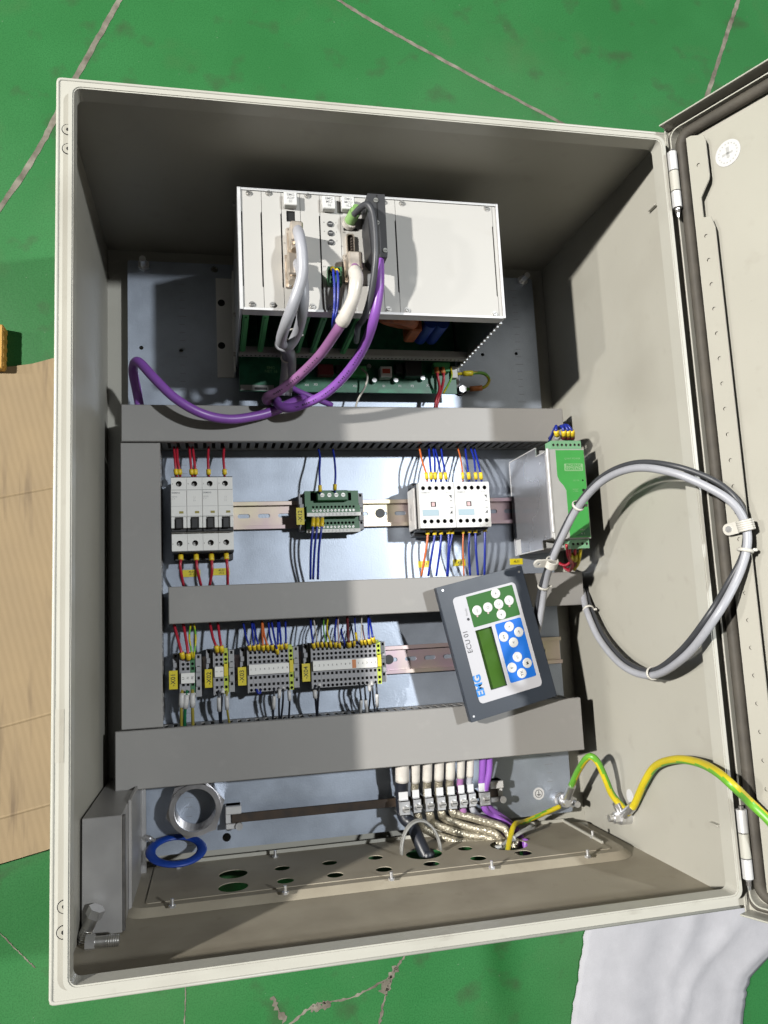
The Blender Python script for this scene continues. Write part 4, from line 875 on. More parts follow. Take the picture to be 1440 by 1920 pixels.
for x, y, tx in ((645, 414, 'X5'), (645, 424, 'H1'), (645, 436, 'H2'), (641, 462, 'X3'), (687, 535, 'X6'), (534, 456, 'X1'), (536, 513, 'X2'), (608, 500, 'X4')): q = P(x, y, ZF); lettering(tx, 2.2, q, (1, 0, 0), (0, 1, 0), 'ink', rk)
q = P(628, 515, ZF+8)                        # green plug-in terminal with two wires
b = MB(); b.plate(rect(q.x-7.5, q.x+7.5, q.y-10, q.y+8), [(circ(q.x+4, q.y+5, 1.6, 10), 3), (circ(q.x+4, q.y, 1.6, 10), 3), (circ(q.x-3.5, q.y-1.5, 1.6, 10), 3), (circ(q.x-3.5, q.y-6.5, 1.6, 10), 3)], ZF, ZF+10, 0, 1); b.build('plug_terminal', ['green_plastic', 'hole'], rk)
for k in range(2):
    wire('blue_wire', [(623+k*7, 503+k*3, ZF+9), (625+k*8, 509+k*3, ZF+18), (627+k*7, 535, ZF+20), (627+k*6, 575, ZF+16), (624+k*2, 606, ZF+2), (622+k*2, 640, 150)], 1.35, ('blue wire from the rack plug terminal, the one beside the plug corner', 'blue wire from the rack plug terminal, the one beside the white cable')[k], group='blue wires of the rack plug terminal', sleeves=((.0, .12, 'sleeve'),))
# inside of the rack
for px in (458, 493, 566, 596, 656):
    xx = P(px, 640, 150).x; b = MB(); b.box(xx-3.2, xx+3.2, ry0+.5, ry0+4.5, 97, ZF-14.5, bev=.5)
    b.box(xx-1.0, xx+1.0, ry0-1, ry0+.5, 100, 205)
    b.build('card_guide', 'card_guide', rk)
    b = MB(); b.box(xx-.8, xx+.8, ry0+4.5, ry1-6, 62, ZF-8); b.build('circuit_card', 'pcb', rk)
q = P(738, 648, 140); b = MB(); b.ring((q.x+4, ry0+26, 150), 17, 8.5, (.2, 1, .3), 36, 12); b.build('toroid_coil', 'orange_coil', rk)
for k in range(14):
    pass
b = MB(); b.box(rx0+200, rx0+214, ry0+12, ry0+40, 110, 150, bev=2); b.build('winding_block', 'orange_coil', rk)
for px, dx in ((800, 0), (822, 1)):
    xx = P(px, 650, 130).x; b = MB(); b.cyl((xx, ry0+22, 100), (xx, ry0+22, 155), 8, n=20); b.build('capacitor', 'blue_rubber', rk)
xx = P(850, 618, 175).x; b = MB(); b.cyl((xx-20, ry0+26, 188), (xx+26, ry0+26, 188), 13, n=24); b.build('canister', 'white', rk)
b = MB(); b.box(xx-2, xx+10, ry0+12.6, ry0+13.3, 184, 192); b.build('canister_label', 'grey_light', rk)
# backplane board, projecting below the rack
zb = 52.0; yb = P(660, 736, zb).y
b = MB(); b.box(rx0+4, rx1-4, yb, ry1-4, zb-2, zb, bev=.3); bpo = b.build('backplane', 'pcb', rk)
b = MB(); b.box(rx0+4, rx0+12, ry0+10, ry1-10, PZ_, zb-2); b.box(rx1-12, rx1-4, ry0+10, ry1-10, PZ_, zb-2); b.build('standoff', 'alu', rk)
q = P(495, 716, zb+.3); b = MB(); b.box(rx0+5, rx0+46, yb+1, yb+8, zb, zb+.3); b.build('board_label', 'grey_light', bpo)
b = MB(); b.box(rx0+22, rx0+38, yb+1.6, yb+5, zb+.3, zb+.42); b.build('bar_code', 'ink', bpo)
lettering('EMG\nNET 16', 5.0, P(508, 693, zb), (1, 0, 0), (0, 1, 0), 'ink_pale', bpo, bold=.02)
for x, y, tx in ((665, 724, 'X2'), (720, 724, 'S1'), (750, 724, 'P1'), (773, 724, 'P2'), (803, 723, 'X1'), (575, 722, 'X4'), (592, 721, 'X3')): lettering(tx, 4.2, P(x, y, zb), (1, 0, 0), (0, 1, 0), 'white', bpo, bold=.02)
for x, y, dx, dy, hz, mt in ((720, 703, 15, 14, 14, 'white'), (560, 700, 14, 16, 12, 'black_soft'), (608, 698, 20, 14, 12, 'maroon_wire'), (668, 700, 22, 13, 12, 'card_guide'), (770, 698, 22, 20, 16, 'black'), (745, 696, 9, 12, 12, 'black'), (823, 694, 22, 12, 14, 'card_guide'), (850, 700, 8, 16, 6, 'white'), (634, 695, 9, 10, 9, 'black')):
    q = P(x, y, zb); b = MB(); b.box(q.x-dx/2, q.x+dx/2, q.y-dy/2, q.y+dy/2, zb, zb+hz, bev=.7); co_ = b.build('board_component', mt, bpo)
    if x == 720: b = MB(); b.box(q.x-5, q.x+5, q.y-2.5, q.y+3.5, zb+hz, zb+hz+.4); b.build('red_window', 'red_relay', bpo)
for x, y in ((690, 690), (700, 716), (640, 718), (740, 716), (790, 712)):
    q = P(x, y, zb); b = MB(); b.cyl((q.x, q.y, zb), (q.x, q.y, zb+8), 3, n=14); b.build('board_component', random.choice(['black_soft', 'alu', 'rust']), bpo)
hq = [P(415, 568, PZ_+2), P(415.5, 648, PZ_+2)]
b = MB(); b.plate(rect(136.5, rx0-.1, 590, 722), [(circ(q.x, q.y, 4.6, 18), 1.9) for q in hq], PZ_, PZ_+2.2, 0, 1); b.box(rx0-2, rx0-.1, 590, 722, PZ_+2.2, 48); b.build('mounting_flange', ['module_white', 'hole'], rk)
b = MB(); b.plate(rect(rx1+.1, rx1+9, 575, 722), [], PZ_, PZ_+2.2); b.box(rx1+.1, rx1+2, 596, 722, PZ_+2.2, 48); b.build('mounting_flange', 'grey_light', rk)
for x, y, z in ((439, 383, 215), (440, 590, 205), (440, 664, 92)):
    q = PX(x, y, rx0-1); b = MB(); b.cyl((rx0-2.5, q.y, q.z), (rx0+.2, q.y, q.z), 2.6, n=10); b.build('side_screw', 'steel', rk)
# board wires
for k, (a, c) in enumerate((((818, 690), (824, 735)), ((829, 690), (828, 735)))):
    wire('red_wire', [(a[0], a[1], zb+14), (a[0]+3, a[1]+18, zb+16), (c[0], c[1]-6, zb+12), (822-4+k*4, 748, 60), (815+k*3, 768, 60)], 1.9, ('red wire plugged into the rack backplane beside a red one and the yellow-green one', 'red wire plugged into the rack backplane, outer one of two')[1-k], group='red wires of the rack backplane', sleeves=((.0, .14, 'orange_tag'),))
wire(YG, [(845, 688, zb+14), (847, 705, zb+16), (840, 722, zb+14), (831, 738, zb+10)], 1.4, 'thin yellow-green wire plugged into the rack backplane', group='backplane wires', fn=gy(1))
wire('white_wire', [(676, 690, zb+10), (688, 702, zb+18), (686, 722, zb+16), (672, 748, zb+6), (666, 766, 60)], 1.3, 'thin white wire curving off the rack backplane into the duct', group='backplane wires')
gw = wire(YG, [(850, 702, 46), (880, 700, 52), (906, 700, 48), (917, 712, 40), (908, 726, 36), (884, 729, 32), (866, 730, 30)], 2.2, 'short yellow-green earth loop between rack corner and mounting plate', cat='earth wire', fn=gy(1.5), sleeves=((.70, .86, 'orange_tag'), (.10, .2, 'yellow_wire')))
q = P(866, 731, PZ_+6); b = MB(); b.cyl((q.x, q.y, PZ_), (q.x, q.y, PZ_+4), 7, n=20, mi=1); b.cyl((q.x, q.y, PZ_+4), (q.x, q.y, PZ_+11), 5.2, n=6); tag(b.build('earth_bolt', ['zinc', 'black']), 'bright hexagon bolt holding the short earth loop below the rack', 'bolt')

# ------------------------------------------------------------------ rack cables
def hood(o, px, py, z, w_, h_, d_, parent):
    q = P(px, py, z+d_); b = MB(); b.box(q.x-w_/2, q.x+w_/2, q.y-h_/2, q.y+h_/2, z+2, z+d_, bev=1.6); b.box(q.x-w_/2-1.5, q.x+w_/2+1.5, q.y-h_/2-6, q.y+h_/2+6, z, z+3.0, bev=.6)
    b.build('plug_hood', 'dsub', parent); b = MB(); b.cyl((q.x, q.y-h_/2+2, z+d_*.55), (q.x, q.y-h_/2-5, z+d_*.62), 5.4, n=18); b.build('cable_clamp', 'dsub', parent)
    for s_ in (-1, 1):
        b = MB(); b.cyl((q.x-w_*.2, q.y+s_*(h_/2+3.5), z+3), (q.x-w_*.2, q.y+s_*(h_/2+3.5), z+8), 2.0, n=12); b.build('thumb_screw', 'zinc', parent)
g1 = wire('grey_cable', [(557, 428, ZF+20), (562, 445, ZF+40), (567, 480, ZF+42), (566, 520, ZF+38), (550, 570, ZF+28), (535, 610, ZF+6), (527, 640, 190), (536, 648, 165), (546, 668, 110), (545, 700, 82), (538, 740, 68)], 5.8, 'grey data cable from the upper metal plug on the rack', cat='cable', group='grey rack cables', n=14, seg=8)
hood(g1, 557, 432, ZF, 13, 22, 30, g1)
g2 = wire('grey_cable', [(556, 492, ZF+16), (563, 505, ZF+26), (569, 535, ZF+26), (568, 580, ZF+16), (557, 625, 195), (540, 650, 172), (524, 646, 160), (530, 640, 140), (536, 670, 100), (534, 705, 80), (530, 740, 68)], 5.6, 'grey data cable from the lower metal plug on the rack', cat='cable', group='grey rack cables', n=14, seg=8)
hood(g2, 551, 493, ZF, 12, 24, 22, g2)
for nm_, pt in ((0, (548, 628, 188)), (1, (540, 668, 108))):
    q = P(*pt); b = MB(); b.ring(q, 8.5 if nm_ else 7.2, 1.0, (0.25, -1, .8), 20, 6); b.box(q.x+7, q.x+12, q.y-1, q.y+1, q.z-1, q.z+1); tag(b.build('cable_tie', 'nylon'), ('white cable tie round the two grey rack cables above the backplane', 'white cable tie round the two grey rack cables in front of the backplane')[nm_], 'cable tie', 'white cable ties')
# screened purple cable with white shrink sleeve
pk = wire('pink_purple', [(664, 500, ZF+18), (668, 520, ZF+34), (662, 560, ZF+32), (648, 592, ZF+22), (632, 620, ZF+6), (600, 665, 190), (560, 705, 150), (525, 732, 128), (504, 742, 114), (499, 748, 102), (503, 753, 84), (512, 757, 60)], 5.3, 'pinkish purple cable with a white shrink sleeve at its metal plug', cat='cable', n=14, seg=8, sleeves=())
hood(pk, 667, 487, ZF, 15, 20, 24, pk)
pq = spline([P(665, 508, ZF+26), P(668, 525, ZF+35), P(662, 560, ZF+32.5), P(648, 592, ZF+22), P(640, 606, ZF+14)], 8); b = MB(); b.tube(pq, 7.0, 14, rf=lambda f: 1.0+.06*math.sin(f*9)); b.build('shrink_sleeve', 'shrink_white', pk)
# bus connector with purple cable
pp = wire('purple', [(709, 470, ZF+26), (711, 500, ZF+28), (710, 545, ZF+26), (700, 600, ZF+14), (682, 650, 205), (650, 700, 168), (610, 738, 140), (565, 760, 118), (538, 765, 110), (524, 760, 101), (519, 754, 86), (520, 751, 60)], 5.4, 'bright purple bus cable looping down from the dark rack connector', cat='cable', n=14, seg=8)
for z_, tx in ((0, 1),): pass
cA, cB = P(706, 372, ZF+34), P(712, 480, ZF+34)
b = MB(); b.prism([(cA.x-9.5, cA.y+5), (cA.x+9, cA.y+5), (cB.x+8.5, cB.y+3), (cB.x+8, cB.y-1), (cB.x-5, cB.y-1), (cB.x-9, cB.y+4), (cB.x-10.5, cA.y-28), (cA.x-10.5, cA.y-26)][::-1], ZF+.5, ZF+34); bc = b.build('connector_body', 'black_soft', pp)
b = MB(); b.box((cA.x+cB.x)/2-.5, (cA.x+cB.x)/2+.6, cB.y+2, cA.y+4, ZF+34, ZF+34.3); b.build('parting_line', 'hole', pp)
for x, y in ((704.5, 376), (707, 418), (722, 470)): q = P(x, y, ZF+34); b = MB(); b.cyl((q.x, q.y, ZF+33.5), (q.x, q.y, ZF+35.2), 2.5, n=14); b.box(q.x-2, q.x+2, q.y-.3, q.y+.3, ZF+35.2, ZF+35.35, 1); b.build('screw', ['screw_head', 'hole'], pp)
dk = wire('dark_cable', [(664, 402, ZF+22), (678, 388, ZF+36), (690, 384, ZF+44), (699, 400, ZF+46), (704, 440, ZF+46), (704, 490, ZF+43), (696, 550, ZF+30), (683, 595, ZF+14), (672, 612, ZF-4), (668, 640, 160)], 3.4, 'thin dark grey cable with green plug bending over the dark rack connector', cat='cable', n=12, seg=8)
qa, qb = P(655, 416, ZF+4), P(670, 390, ZF+24); b = MB(); b.cyl((qa.x, qa.y, ZF), qa.lerp(qb, .75), 6.2, n=20); b.cyl(qa.lerp(qb, .70), qb, 5.2, n=20); b.build('green_plug', 'green_soft', dk); b = MB(); b.cyl((qa.x, qa.y-1, ZF), (qa.x+.8, qa.y, ZF+5), 7.6, n=20); b.build('plug_collar', 'shrink_white', dk)
wire('purple', [(262, 762, 60), (257, 735, 58), (250, 700, 70), (252, 682, 84), (262, 680, 96), (290, 710, 108), (330, 748, 112), (380, 776, 108), (430, 786, 98), (480, 780, 90), (515, 770, 86), (540, 758, 80), (562, 749, 68), (575, 748, 54)], 5.5, 'purple bus cable lying across the top duct lid and up the shaded plate edge', cat='cable', n=14, seg=8)
wire('purple', [(536, 716, 56), (552, 730, 62), (588, 746, 62), (622, 760, 52)], 3.6, 'short purple cable end tucked behind the loops above the top duct', cat='cable', n=12)

def cable_print(o, pix, r, n):
    p = spline([P(*q) for q in pix], 10); b = MB()
    for k in range(n):
        f = (k+.5)/n*(len(p)-2); i = int(f)
        if k % 9 in (7, 8): continue
        c = p[i].lerp(p[i+1], f-i); t_ = (p[i+1]-p[i]).normalized(); v_ = (CC-c).normalized(); n_ = (v_-t_*v_.dot(t_)).normalized(); u_ = t_.cross(n_); h_ = random.uniform(.5, 1.3)
        b.frame(c+n_*(r+.03), t_, u_, n_); b.box(-random.uniform(.4, 1.0), random.uniform(.3, .9), -h_, h_*random.uniform(.2, 1), 0, .06)
    b.build('cable_print', 'ink', o)['kind'] = 'stuff'
cable_print(pp, [(682, 650, 205), (650, 700, 168), (610, 738, 140), (565, 760, 118), (538, 765, 110)], 5.4, 46)
cable_print(pk, [(600, 665, 190), (560, 705, 150), (525, 732, 128), (504, 742, 114)], 5.3, 30)

# ------------------------------------------------------------------ operator panel
HZ0, HZ1 = DZ+.4, 104.0
a_, c_, e_ = P(816, 1102, HZ1), P(980, 1060, HZ1), P(884, 1356, HZ1)
f_ = P(1043, 1305, HZ1); cen = (a_+c_+e_+f_)/4
U = ((c_-a_).normalized()+(f_-e_).normalized()).normalized(); V = Vector((-U.y, U.x, 0)); hw = ((c_-a_).length+(f_-e_).length)/4; hh = ((a_-e_).length+(c_-f_).length)/4
hm = thing('operator_panel', 'dark operator panel with green and blue keypad lying across two ducts', 'control panel', (cen.x, cen.y, HZ0))
def hb(): return MB().frame((cen.x, cen.y, 0), U, V, (0, 0, 1))
b = hb(); b.box(-hw+7, hw-7, -hh+7, hh-7, HZ0, HZ1-7, bev=1); b.build('rear_housing', 'hmi_frame', hm)
inv = lambda px, py: (lambda q: ((q-cen).dot(U), (q-cen).dot(V)))(P(px, py, HZ1))
def bbox(pts): q = [inv(*p) for p in pts]; return min(x for x, y in q), max(x for x, y in q), min(y for x, y in q), max(y for x, y in q)
k7 = 1440/220
Z7 = lambda x, y: (830+x/k7, 1070+y/k7)
A7 = [inv(*Z7(*p)) for p in ((108, 345), (880, 130), (1220, 1385), (470, 1660))]
fx0 = (A7[0][0]+A7[3][0])/2; fx1 = (A7[1][0]+A7[2][0])/2; fy1 = (A7[0][1]+A7[1][1])/2; fy0 = (A7[2][1]+A7[3][1])/2
def rr7(p): q = [inv(*Z7(*c)) for c in p]; return (q[0][0]+q[3][0])/2, (q[1][0]+q[2][0])/2, (q[2][1]+q[3][1])/2, (q[0][1]+q[1][1])/2
lcd = rr7(((398, 738), (600, 680), (790, 1405), (590, 1470)))
b = hb(); b.plate(rrect(-hw+.6, hw-.6, -hh+.6, hh-.6, 1.5, 2), [(rect(*lcd), None)], HZ1-.7, HZ1, 0, 0); b.plate(rrect(-hw, hw, -hh, hh, 1.5, 2), [], HZ1-9, HZ1-4.6); b.plate(rrect(-hw, hw, -hh, hh, 1.5, 2), [(rect(lcd[0]-.3, lcd[1]+.3, lcd[2]-.3, lcd[3]+.3), None)], HZ1-4.6, HZ1-.7); b.build('frame', 'hmi_frame', hm)
b = hb(); b.plate(rect(*lcd), [], HZ1-4.5, HZ1-4.2); b.build('screen', 'hmi_lcd', hm)
b = hb(); b.plate(rrect(fx0, fx1, fy0, fy1, 5, 4), [(rect(*lcd), None)], HZ1, HZ1+.5, 0, 0); b.build('membrane', 'hmi_face', hm)
gpad = rr7(((283, 330), (850, 165), (945, 535), (385, 705))); bpad = rr7(((640, 660), (955, 568), (1145, 1285), (830, 1385)))
b = hb(); b.plate(rrect(*gpad, 1, 2), [], HZ1+.5, HZ1+.7); b.build('green_pad', 'hmi_green', hm)
b = hb(); b.plate(rrect(*bpad, 2, 3), [], HZ1+.5, HZ1+.7); b.build('blue_pad', 'hmi_blue', hm)
for x, y, tx in ((648, 280, '>'), (420, 488, 'ESC'), (553, 450, 'O'), (686, 410, 'C'), (813, 365, 'R/H'), (718, 538, '<'), (815, 685, '>'), (932, 752, '->'), (748, 812, '<+'), (868, 880, '<'), (915, 1058, 'SET'), (850, 1190, 'F'), (1036, 1132, 'M'), (970, 1258, 'TX')):
    u_, v_ = inv(*Z7(x, y)); b = hb(); b.cyl((u_, v_, HZ1+.6), (u_, v_, HZ1+1.1), 6.1, 5.4, n=24); kb = b.build('key', 'white', hm)
    lettering(tx, 4.6 if len(tx) < 3 else 2.8, (cen+U*u_+V*v_)+Vector((0, 0, HZ1+1.1-cen.z)), V, -U, 'ink_grey' if len(tx) > 2 or tx in 'OC' else 'ink', kb, bold=.01)
    if (x, y) in ((420, 488), (553, 450), (686, 410), (813, 365)):
        b = hb(); b.cyl((u_-1.5, v_-6.6, HZ1+.6), (u_-1.5, v_-6.6, HZ1+1.0), 1.2, n=10); b.build('indicator', 'pink_wire', hm)
def htext(s, size, x, y, mt, bold=0): u_, v_ = inv(*Z7(x, y)); lettering(s, size, (cen+U*u_+V*v_)+Vector((0, 0, HZ1+.5-cen.z)), V, -U, mt, hm, bold=bold)
htext('EMG', 13, 447, 1410, 'ink_blue', .035); htext('ECU 01', 8.6, 308, 872, 'ink', .0); htext('Ready', 3.6, 288, 508, 'ink_grey')
u_, v_ = inv(*Z7(313, 597)); b = hb(); b.cyl((u_, v_, HZ1+.5), (u_, v_, HZ1+.8), 1.7, n=14); b.build('lamp_dot', 'black_soft', hm)
for x, y in ((975, 1068), (826, 1104), (886, 1348)): u_, v_ = inv(x, y); b = hb(); b.cyl((u_*.96, v_*.97, HZ1), (u_*.96, v_*.97, HZ1+.5), 1.3, n=12); b.build('corner_screw', 'zinc', hm)
# grey cable of the panel looping over to the door and back
lp = [Vector((512, 250, 92)), P(1012, 1165, 96), P(1022, 1100, 112), P(1036, 1050, 150), P(1058, 1000, 176), P(1085, 950, 205), P(1130, 902, 250), P(1190, 878, 300), P(1260, 886, 340), P(1330, 915, 362), PD(1375, 945, 24), PD(1398, 985, 17), PD(1400, 1030, 18), PD(1380, 1090, 25), P(1340, 1160, 362), P(1285, 1230, 320), P(1225, 1266, 250), P(1170, 1250, 190), P(1125, 1200, 130), P(1100, 1145, 95), P(1092, 1110, 70), P(1080, 1100, 52)]
lc = wire('grey_cable', lp, 3.9, 'long light grey cable looping from the operator panel over the hinge side', cat='cable', n=14, seg=8)
off = Vector((3.6, 3.6, -4.6))
ldk = [Vector((514, 262, 92)), P(1005, 1150, 92), P(1014, 1100, 108), P(1031, 1050, 143), P(1052, 1000, 170), P(1082, 946, 199), P(1128, 894, 244), P(1190, 868, 294), P(1262, 873, 334), P(1335, 899, 356), PD(1378, 932, 20), PD(1397, 972, 14), PD(1394, 1035, 16), PD(1366, 1092, 25), P(1325, 1158, 356), P(1274, 1222, 314), P(1222, 1257, 245), P(1174, 1240, 185), P(1132, 1192, 126), P(1108, 1140, 90), P(1098, 1108, 66), P(1084, 1094, 50)]
wire('dark_cable', ldk, 2.8, 'black cable strapped along the light grey loop cable', cat='cable', n=12, seg=8)
for k, (x, y, z) in enumerate(((1091, 940, 213), (1399, 1018, 363), (1222, 1265, 238), (1098, 1142, 93), (1026, 1088, 120))):
    q0_ = P(x, y, z); i = min(range(len(lp)), key=lambda j: (lp[j]-q0_).length); q = lp[i].lerp(ldk[i], .4); d = (lp[min(i+1, len(lp)-1)]-lp[i-1]).normalized(); b = MB(); b.ring(q, 6.4, 1.0, d, 22, 6, tz=1.8); b.box(q.x+6, q.x+10, q.y-1.5, q.y+1.5, q.z+1, q.z+4, bev=.5)
    tag(b.build('cable_tie', 'nylon'), ('white cable tie on the loop cable over the power supply', 'white cable tie on the loop cable just below the door clip', 'white cable tie at the lowest bend of the loop cable', 'white cable tie on the loop cable at the duct end', 'white cable tie beside the operator panel corner')[k], 'cable tie', 'white cable ties')
def clip(q, d, nrm, label, big=1.0):
    d = Vector(d).normalized(); nrm = Vector(nrm).normalized(); s_ = d.cross(nrm).normalized()
    b = MB(); b.frame(q, s_, d, s_.cross(d)); b.plate(rrect(-22*big, 7, -5.5, 5.5, 5, 4), [(circ(-16*big, 0, 2.1, 12), None)], -1.2, 1.2)
    c_ = tag(b.build('cable_clip', 'nylon'), label, 'cable clip', 'white nylon cable clips')
    b = MB(); pts = [q+(s_*math.cos(a)+s_.cross(d)*math.sin(a))*6.6 for a in [2*math.pi*i/20 for i in range(21)]]; 
    for w_ in (-4, -2, 0, 2, 4): b.tube([p+d*w_ for p in pts], 1.3, 6)
    b.build('strap_loop', 'nylon', c_); return c_, q-s_*16*big
q = P(1034, 1056, 150); c1, _ = clip(q, lp[4]-lp[2], (0, 0, 1), 'white nylon clip hanging on the loop cable under the power supply')
q = lp[11]; c2, sp = clip(q, lp[10]-lp[12], DN, 'white nylon clip screwed to the door strip holding the loop cable')
b = MB(); n_ = DN; b.cyl(sp-n_*2, sp+n_*2.4, 3.6, 3.0, n=16); b.build('clip_screw', 'zinc', c2)

# ------------------------------------------------------------------ earth straps, bottom right
q = P(1058, 1503, PZ_+16); eb = MB(); eb.cyl((q.x, q.y, PZ_), (q.x, q.y, PZ_+6), 9, n=20); eb.cyl((q.x, q.y, PZ_+6), (q.x, q.y, PZ_+12), 8, n=6); eb.cyl((q.x, q.y, PZ_+12), (q.x, q.y, PZ_+26), 4.4, n=16)
tag(eb.build('earth_stud', 'zinc'), 'silver earth stud with washers at the plate corner by the gland plate', 'earth stud', 'earth studs')
l0 = Vector((q.x, q.y, PZ_+14)); wl = PX(1168, 1530, 590)
e1 = [l0+Vector((4, 6, 3)), P(1072, 1472, 62), P(1086, 1442, 92), P(1104, 1419, 122), P(1120, 1428, 128), P(1136, 1462, 126), P(1148, 1490, 122), Vector((592, wl.y+8, wl.z+1))]
def lug(o, a, b2, n=(0, 0, 1)):
    b = MB(); b.cyl(a, a.lerp(b2, .55), 5.0, 4.6, n=14); b.build('cable_lug', 'alu', o)
g_ = wire(YG, e1, 4.0, 'thick yellow-green earth cable bridging plate stud and cabinet side stud', cat='earth cable', n=16, seg=8, fn=lambda f, a: 1 if .42 < ((a+f*.55) % 1) < .80 else 0, group='thick earth cables')
for aa, bb in ((l0+Vector((2, 2, 3)), P(1080, 1455, 80)), (Vector((590, wl.y, wl.z)), P(1148, 1490, 122))):
    b = MB(); b.cyl(aa, aa.lerp(bb, .62), 5.2, 5.0, n=16); b.build('cable_lug', 'alu', g_)
    b = MB(); b.cyl(aa+Vector((0, 0, -1.2)) if aa.x < 580 else aa+Vector((-1.2, 0, 0)), aa+Vector((0, 0, 1.2)) if aa.x < 580 else aa+Vector((1.2, 0, 0)), 9.2, n=20); b.build('lug_eye', 'alu', g_)
b = MB(); b.cyl((W-t, wl.y-1, wl.z), (585, wl.y-1, wl.z), 8.5, n=18); b.cyl((585, wl.y-1, wl.z), (578, wl.y-1, wl.z), 6.6, n=6); b.cyl((578, wl.y-1, wl.z), (572, wl.y-1, wl.z), 4.2, n=14)
tag(b.build('earth_stud', 'zinc'), 'silver earth stud with nut on the lit cabinet side wall', 'earth stud', 'earth studs')
e2 = [Vector((590, wl.y+6, wl.z+12)), P(1190, 1508, 150), P(1208, 1468, 180), P(1230, 1436, 210), P(1268, 1424, 262), P(1310, 1430, 308), P(1345, 1448, 348), P(1375, 1474, 368), PD(1405, 1503, 24), PD(1450, 1548, 18), PD(1490, 1610, 10), DO+DU*72+Vector((0, 20, 0))+DN*6]
g2_ = wire(YG, e2, 4.2, 'thick yellow-green earth cable running from the side wall stud over to the door', cat='earth cable', n=16, seg=8, fn=lambda f, a: 1 if ((a+f*.9+.1) % 1) < .40 else 0, group='thick earth cables')
b = MB(); b.cyl(Vector((589, wl.y, wl.z+2)), P(1190, 1508, 150).lerp(Vector((590, wl.y, wl.z)), .15), 5.3, n=16); b.build('cable_lug', 'alu', g2_)
wire(YG, [(1050, 1512, PZ_+14), (1020, 1525, PZ_+16), (985, 1540, PZ_+26), (966, 1545, PZ_+44), (957, 1568, 84), (950, 1603, 112)], 3.0, 'bare-ended yellow-green wire pointing down beside the cable bundle', cat='earth wire', n=12, seg=8, fn=lambda f, a: 1 if ((a+f*1.0) % 1) < .12 else 0)

# ------------------------------------------------------------------ shield bar, clamps and screened cables
za = PZ_+18; b0_, b1_ = P(428, 1535, za), P(940, 1488, za)
ybar = 57.0
sb = thing('shield_bar', 'rusty dark busbar on white holders under the widest duct', 'busbar', ((b0_.x+b1_.x)/2, ybar, PZ_))
b = MB(); b.box(b0_.x+4, b1_.x-4, ybar-5, ybar+5, za-3, za, bev=.4); b.build('bar', 'rust', sb)
for xx in (b0_.x+6, b1_.x-6):
    b = MB(); b.box(xx-9, xx+9, ybar-11, ybar-5.2, PZ_, za+3, bev=.8); b.box(xx-9, xx+9, ybar+5.2, ybar+14, PZ_, za+3, bev=.8); b.box(xx-9, xx+9, ybar-11, ybar+14, PZ_, za-3.2, bev=.5); b.build('bar_holder', 'white_sleeve', sb)
    b = MB(); b.cyl((xx+6, ybar-8, za+3), (xx+6, ybar-8, za+6), 4.2, n=16); b.build('holder_screw', 'zinc', sb)
cl_px = [(752, 14.5), (777, 10.5), (800, 10.5), (822, 11), (843, 11), (863, 9.5), (881, 9.5), (904, 15)]
cables = [('black_wire', 'shrink_white', 7.5, 'thick black cable in the end shield clamp'), ('braid', 'shrink_white', 4.9, 'braided screened cable in the second shield clamp from the busbar holder'), ('braid', 'shrink_white', 4.9, 'braided screened cable in the third shield clamp from the busbar holder'), ('braid', 'shrink_white', 4.9, 'braided screened cable in the fourth shield clamp from the busbar holder'), ('braid', 'shrink_white', 4.9, 'braided screened cable in the fifth shield clamp from the busbar holder'), ('pink_purple', 'shrink_white', 4.0, 'pinkish purple cable with white sleeve in a shield clamp'), ('grey_cable', 'shrink_white', 3.6, 'grey cable with white sleeve in a shield clamp'), ('purple', None, 4.2, 'purple cable in the widest shield clamp, nearer the grey cable')]
endp = [[(772, 1545, 60), (785, 1575, 74), (800, 1606, 84)], [(795, 1553, 42), (850, 1576, 52), (905, 1582, 64), (938, 1594, 76)], [(815, 1544, 44), (870, 1564, 52), (920, 1572, 62), (946, 1592, 74)], [(835, 1535, 46), (882, 1551, 52), (926, 1562, 62), (954, 1590, 72)], [(857, 1526, 50), (902, 1538, 56), (946, 1554, 66), (964, 1588, 76)], [(872, 1525, 40), (905, 1534, 40), (940, 1552, 52), (960, 1590, 66)], [(892, 1522, 40), (915, 1532, 40), (948, 1550, 50), (965, 1588, 64)], [(925, 1528, 46), (950, 1545, 54), (972, 1565, 66), (984, 1592, 80)]]
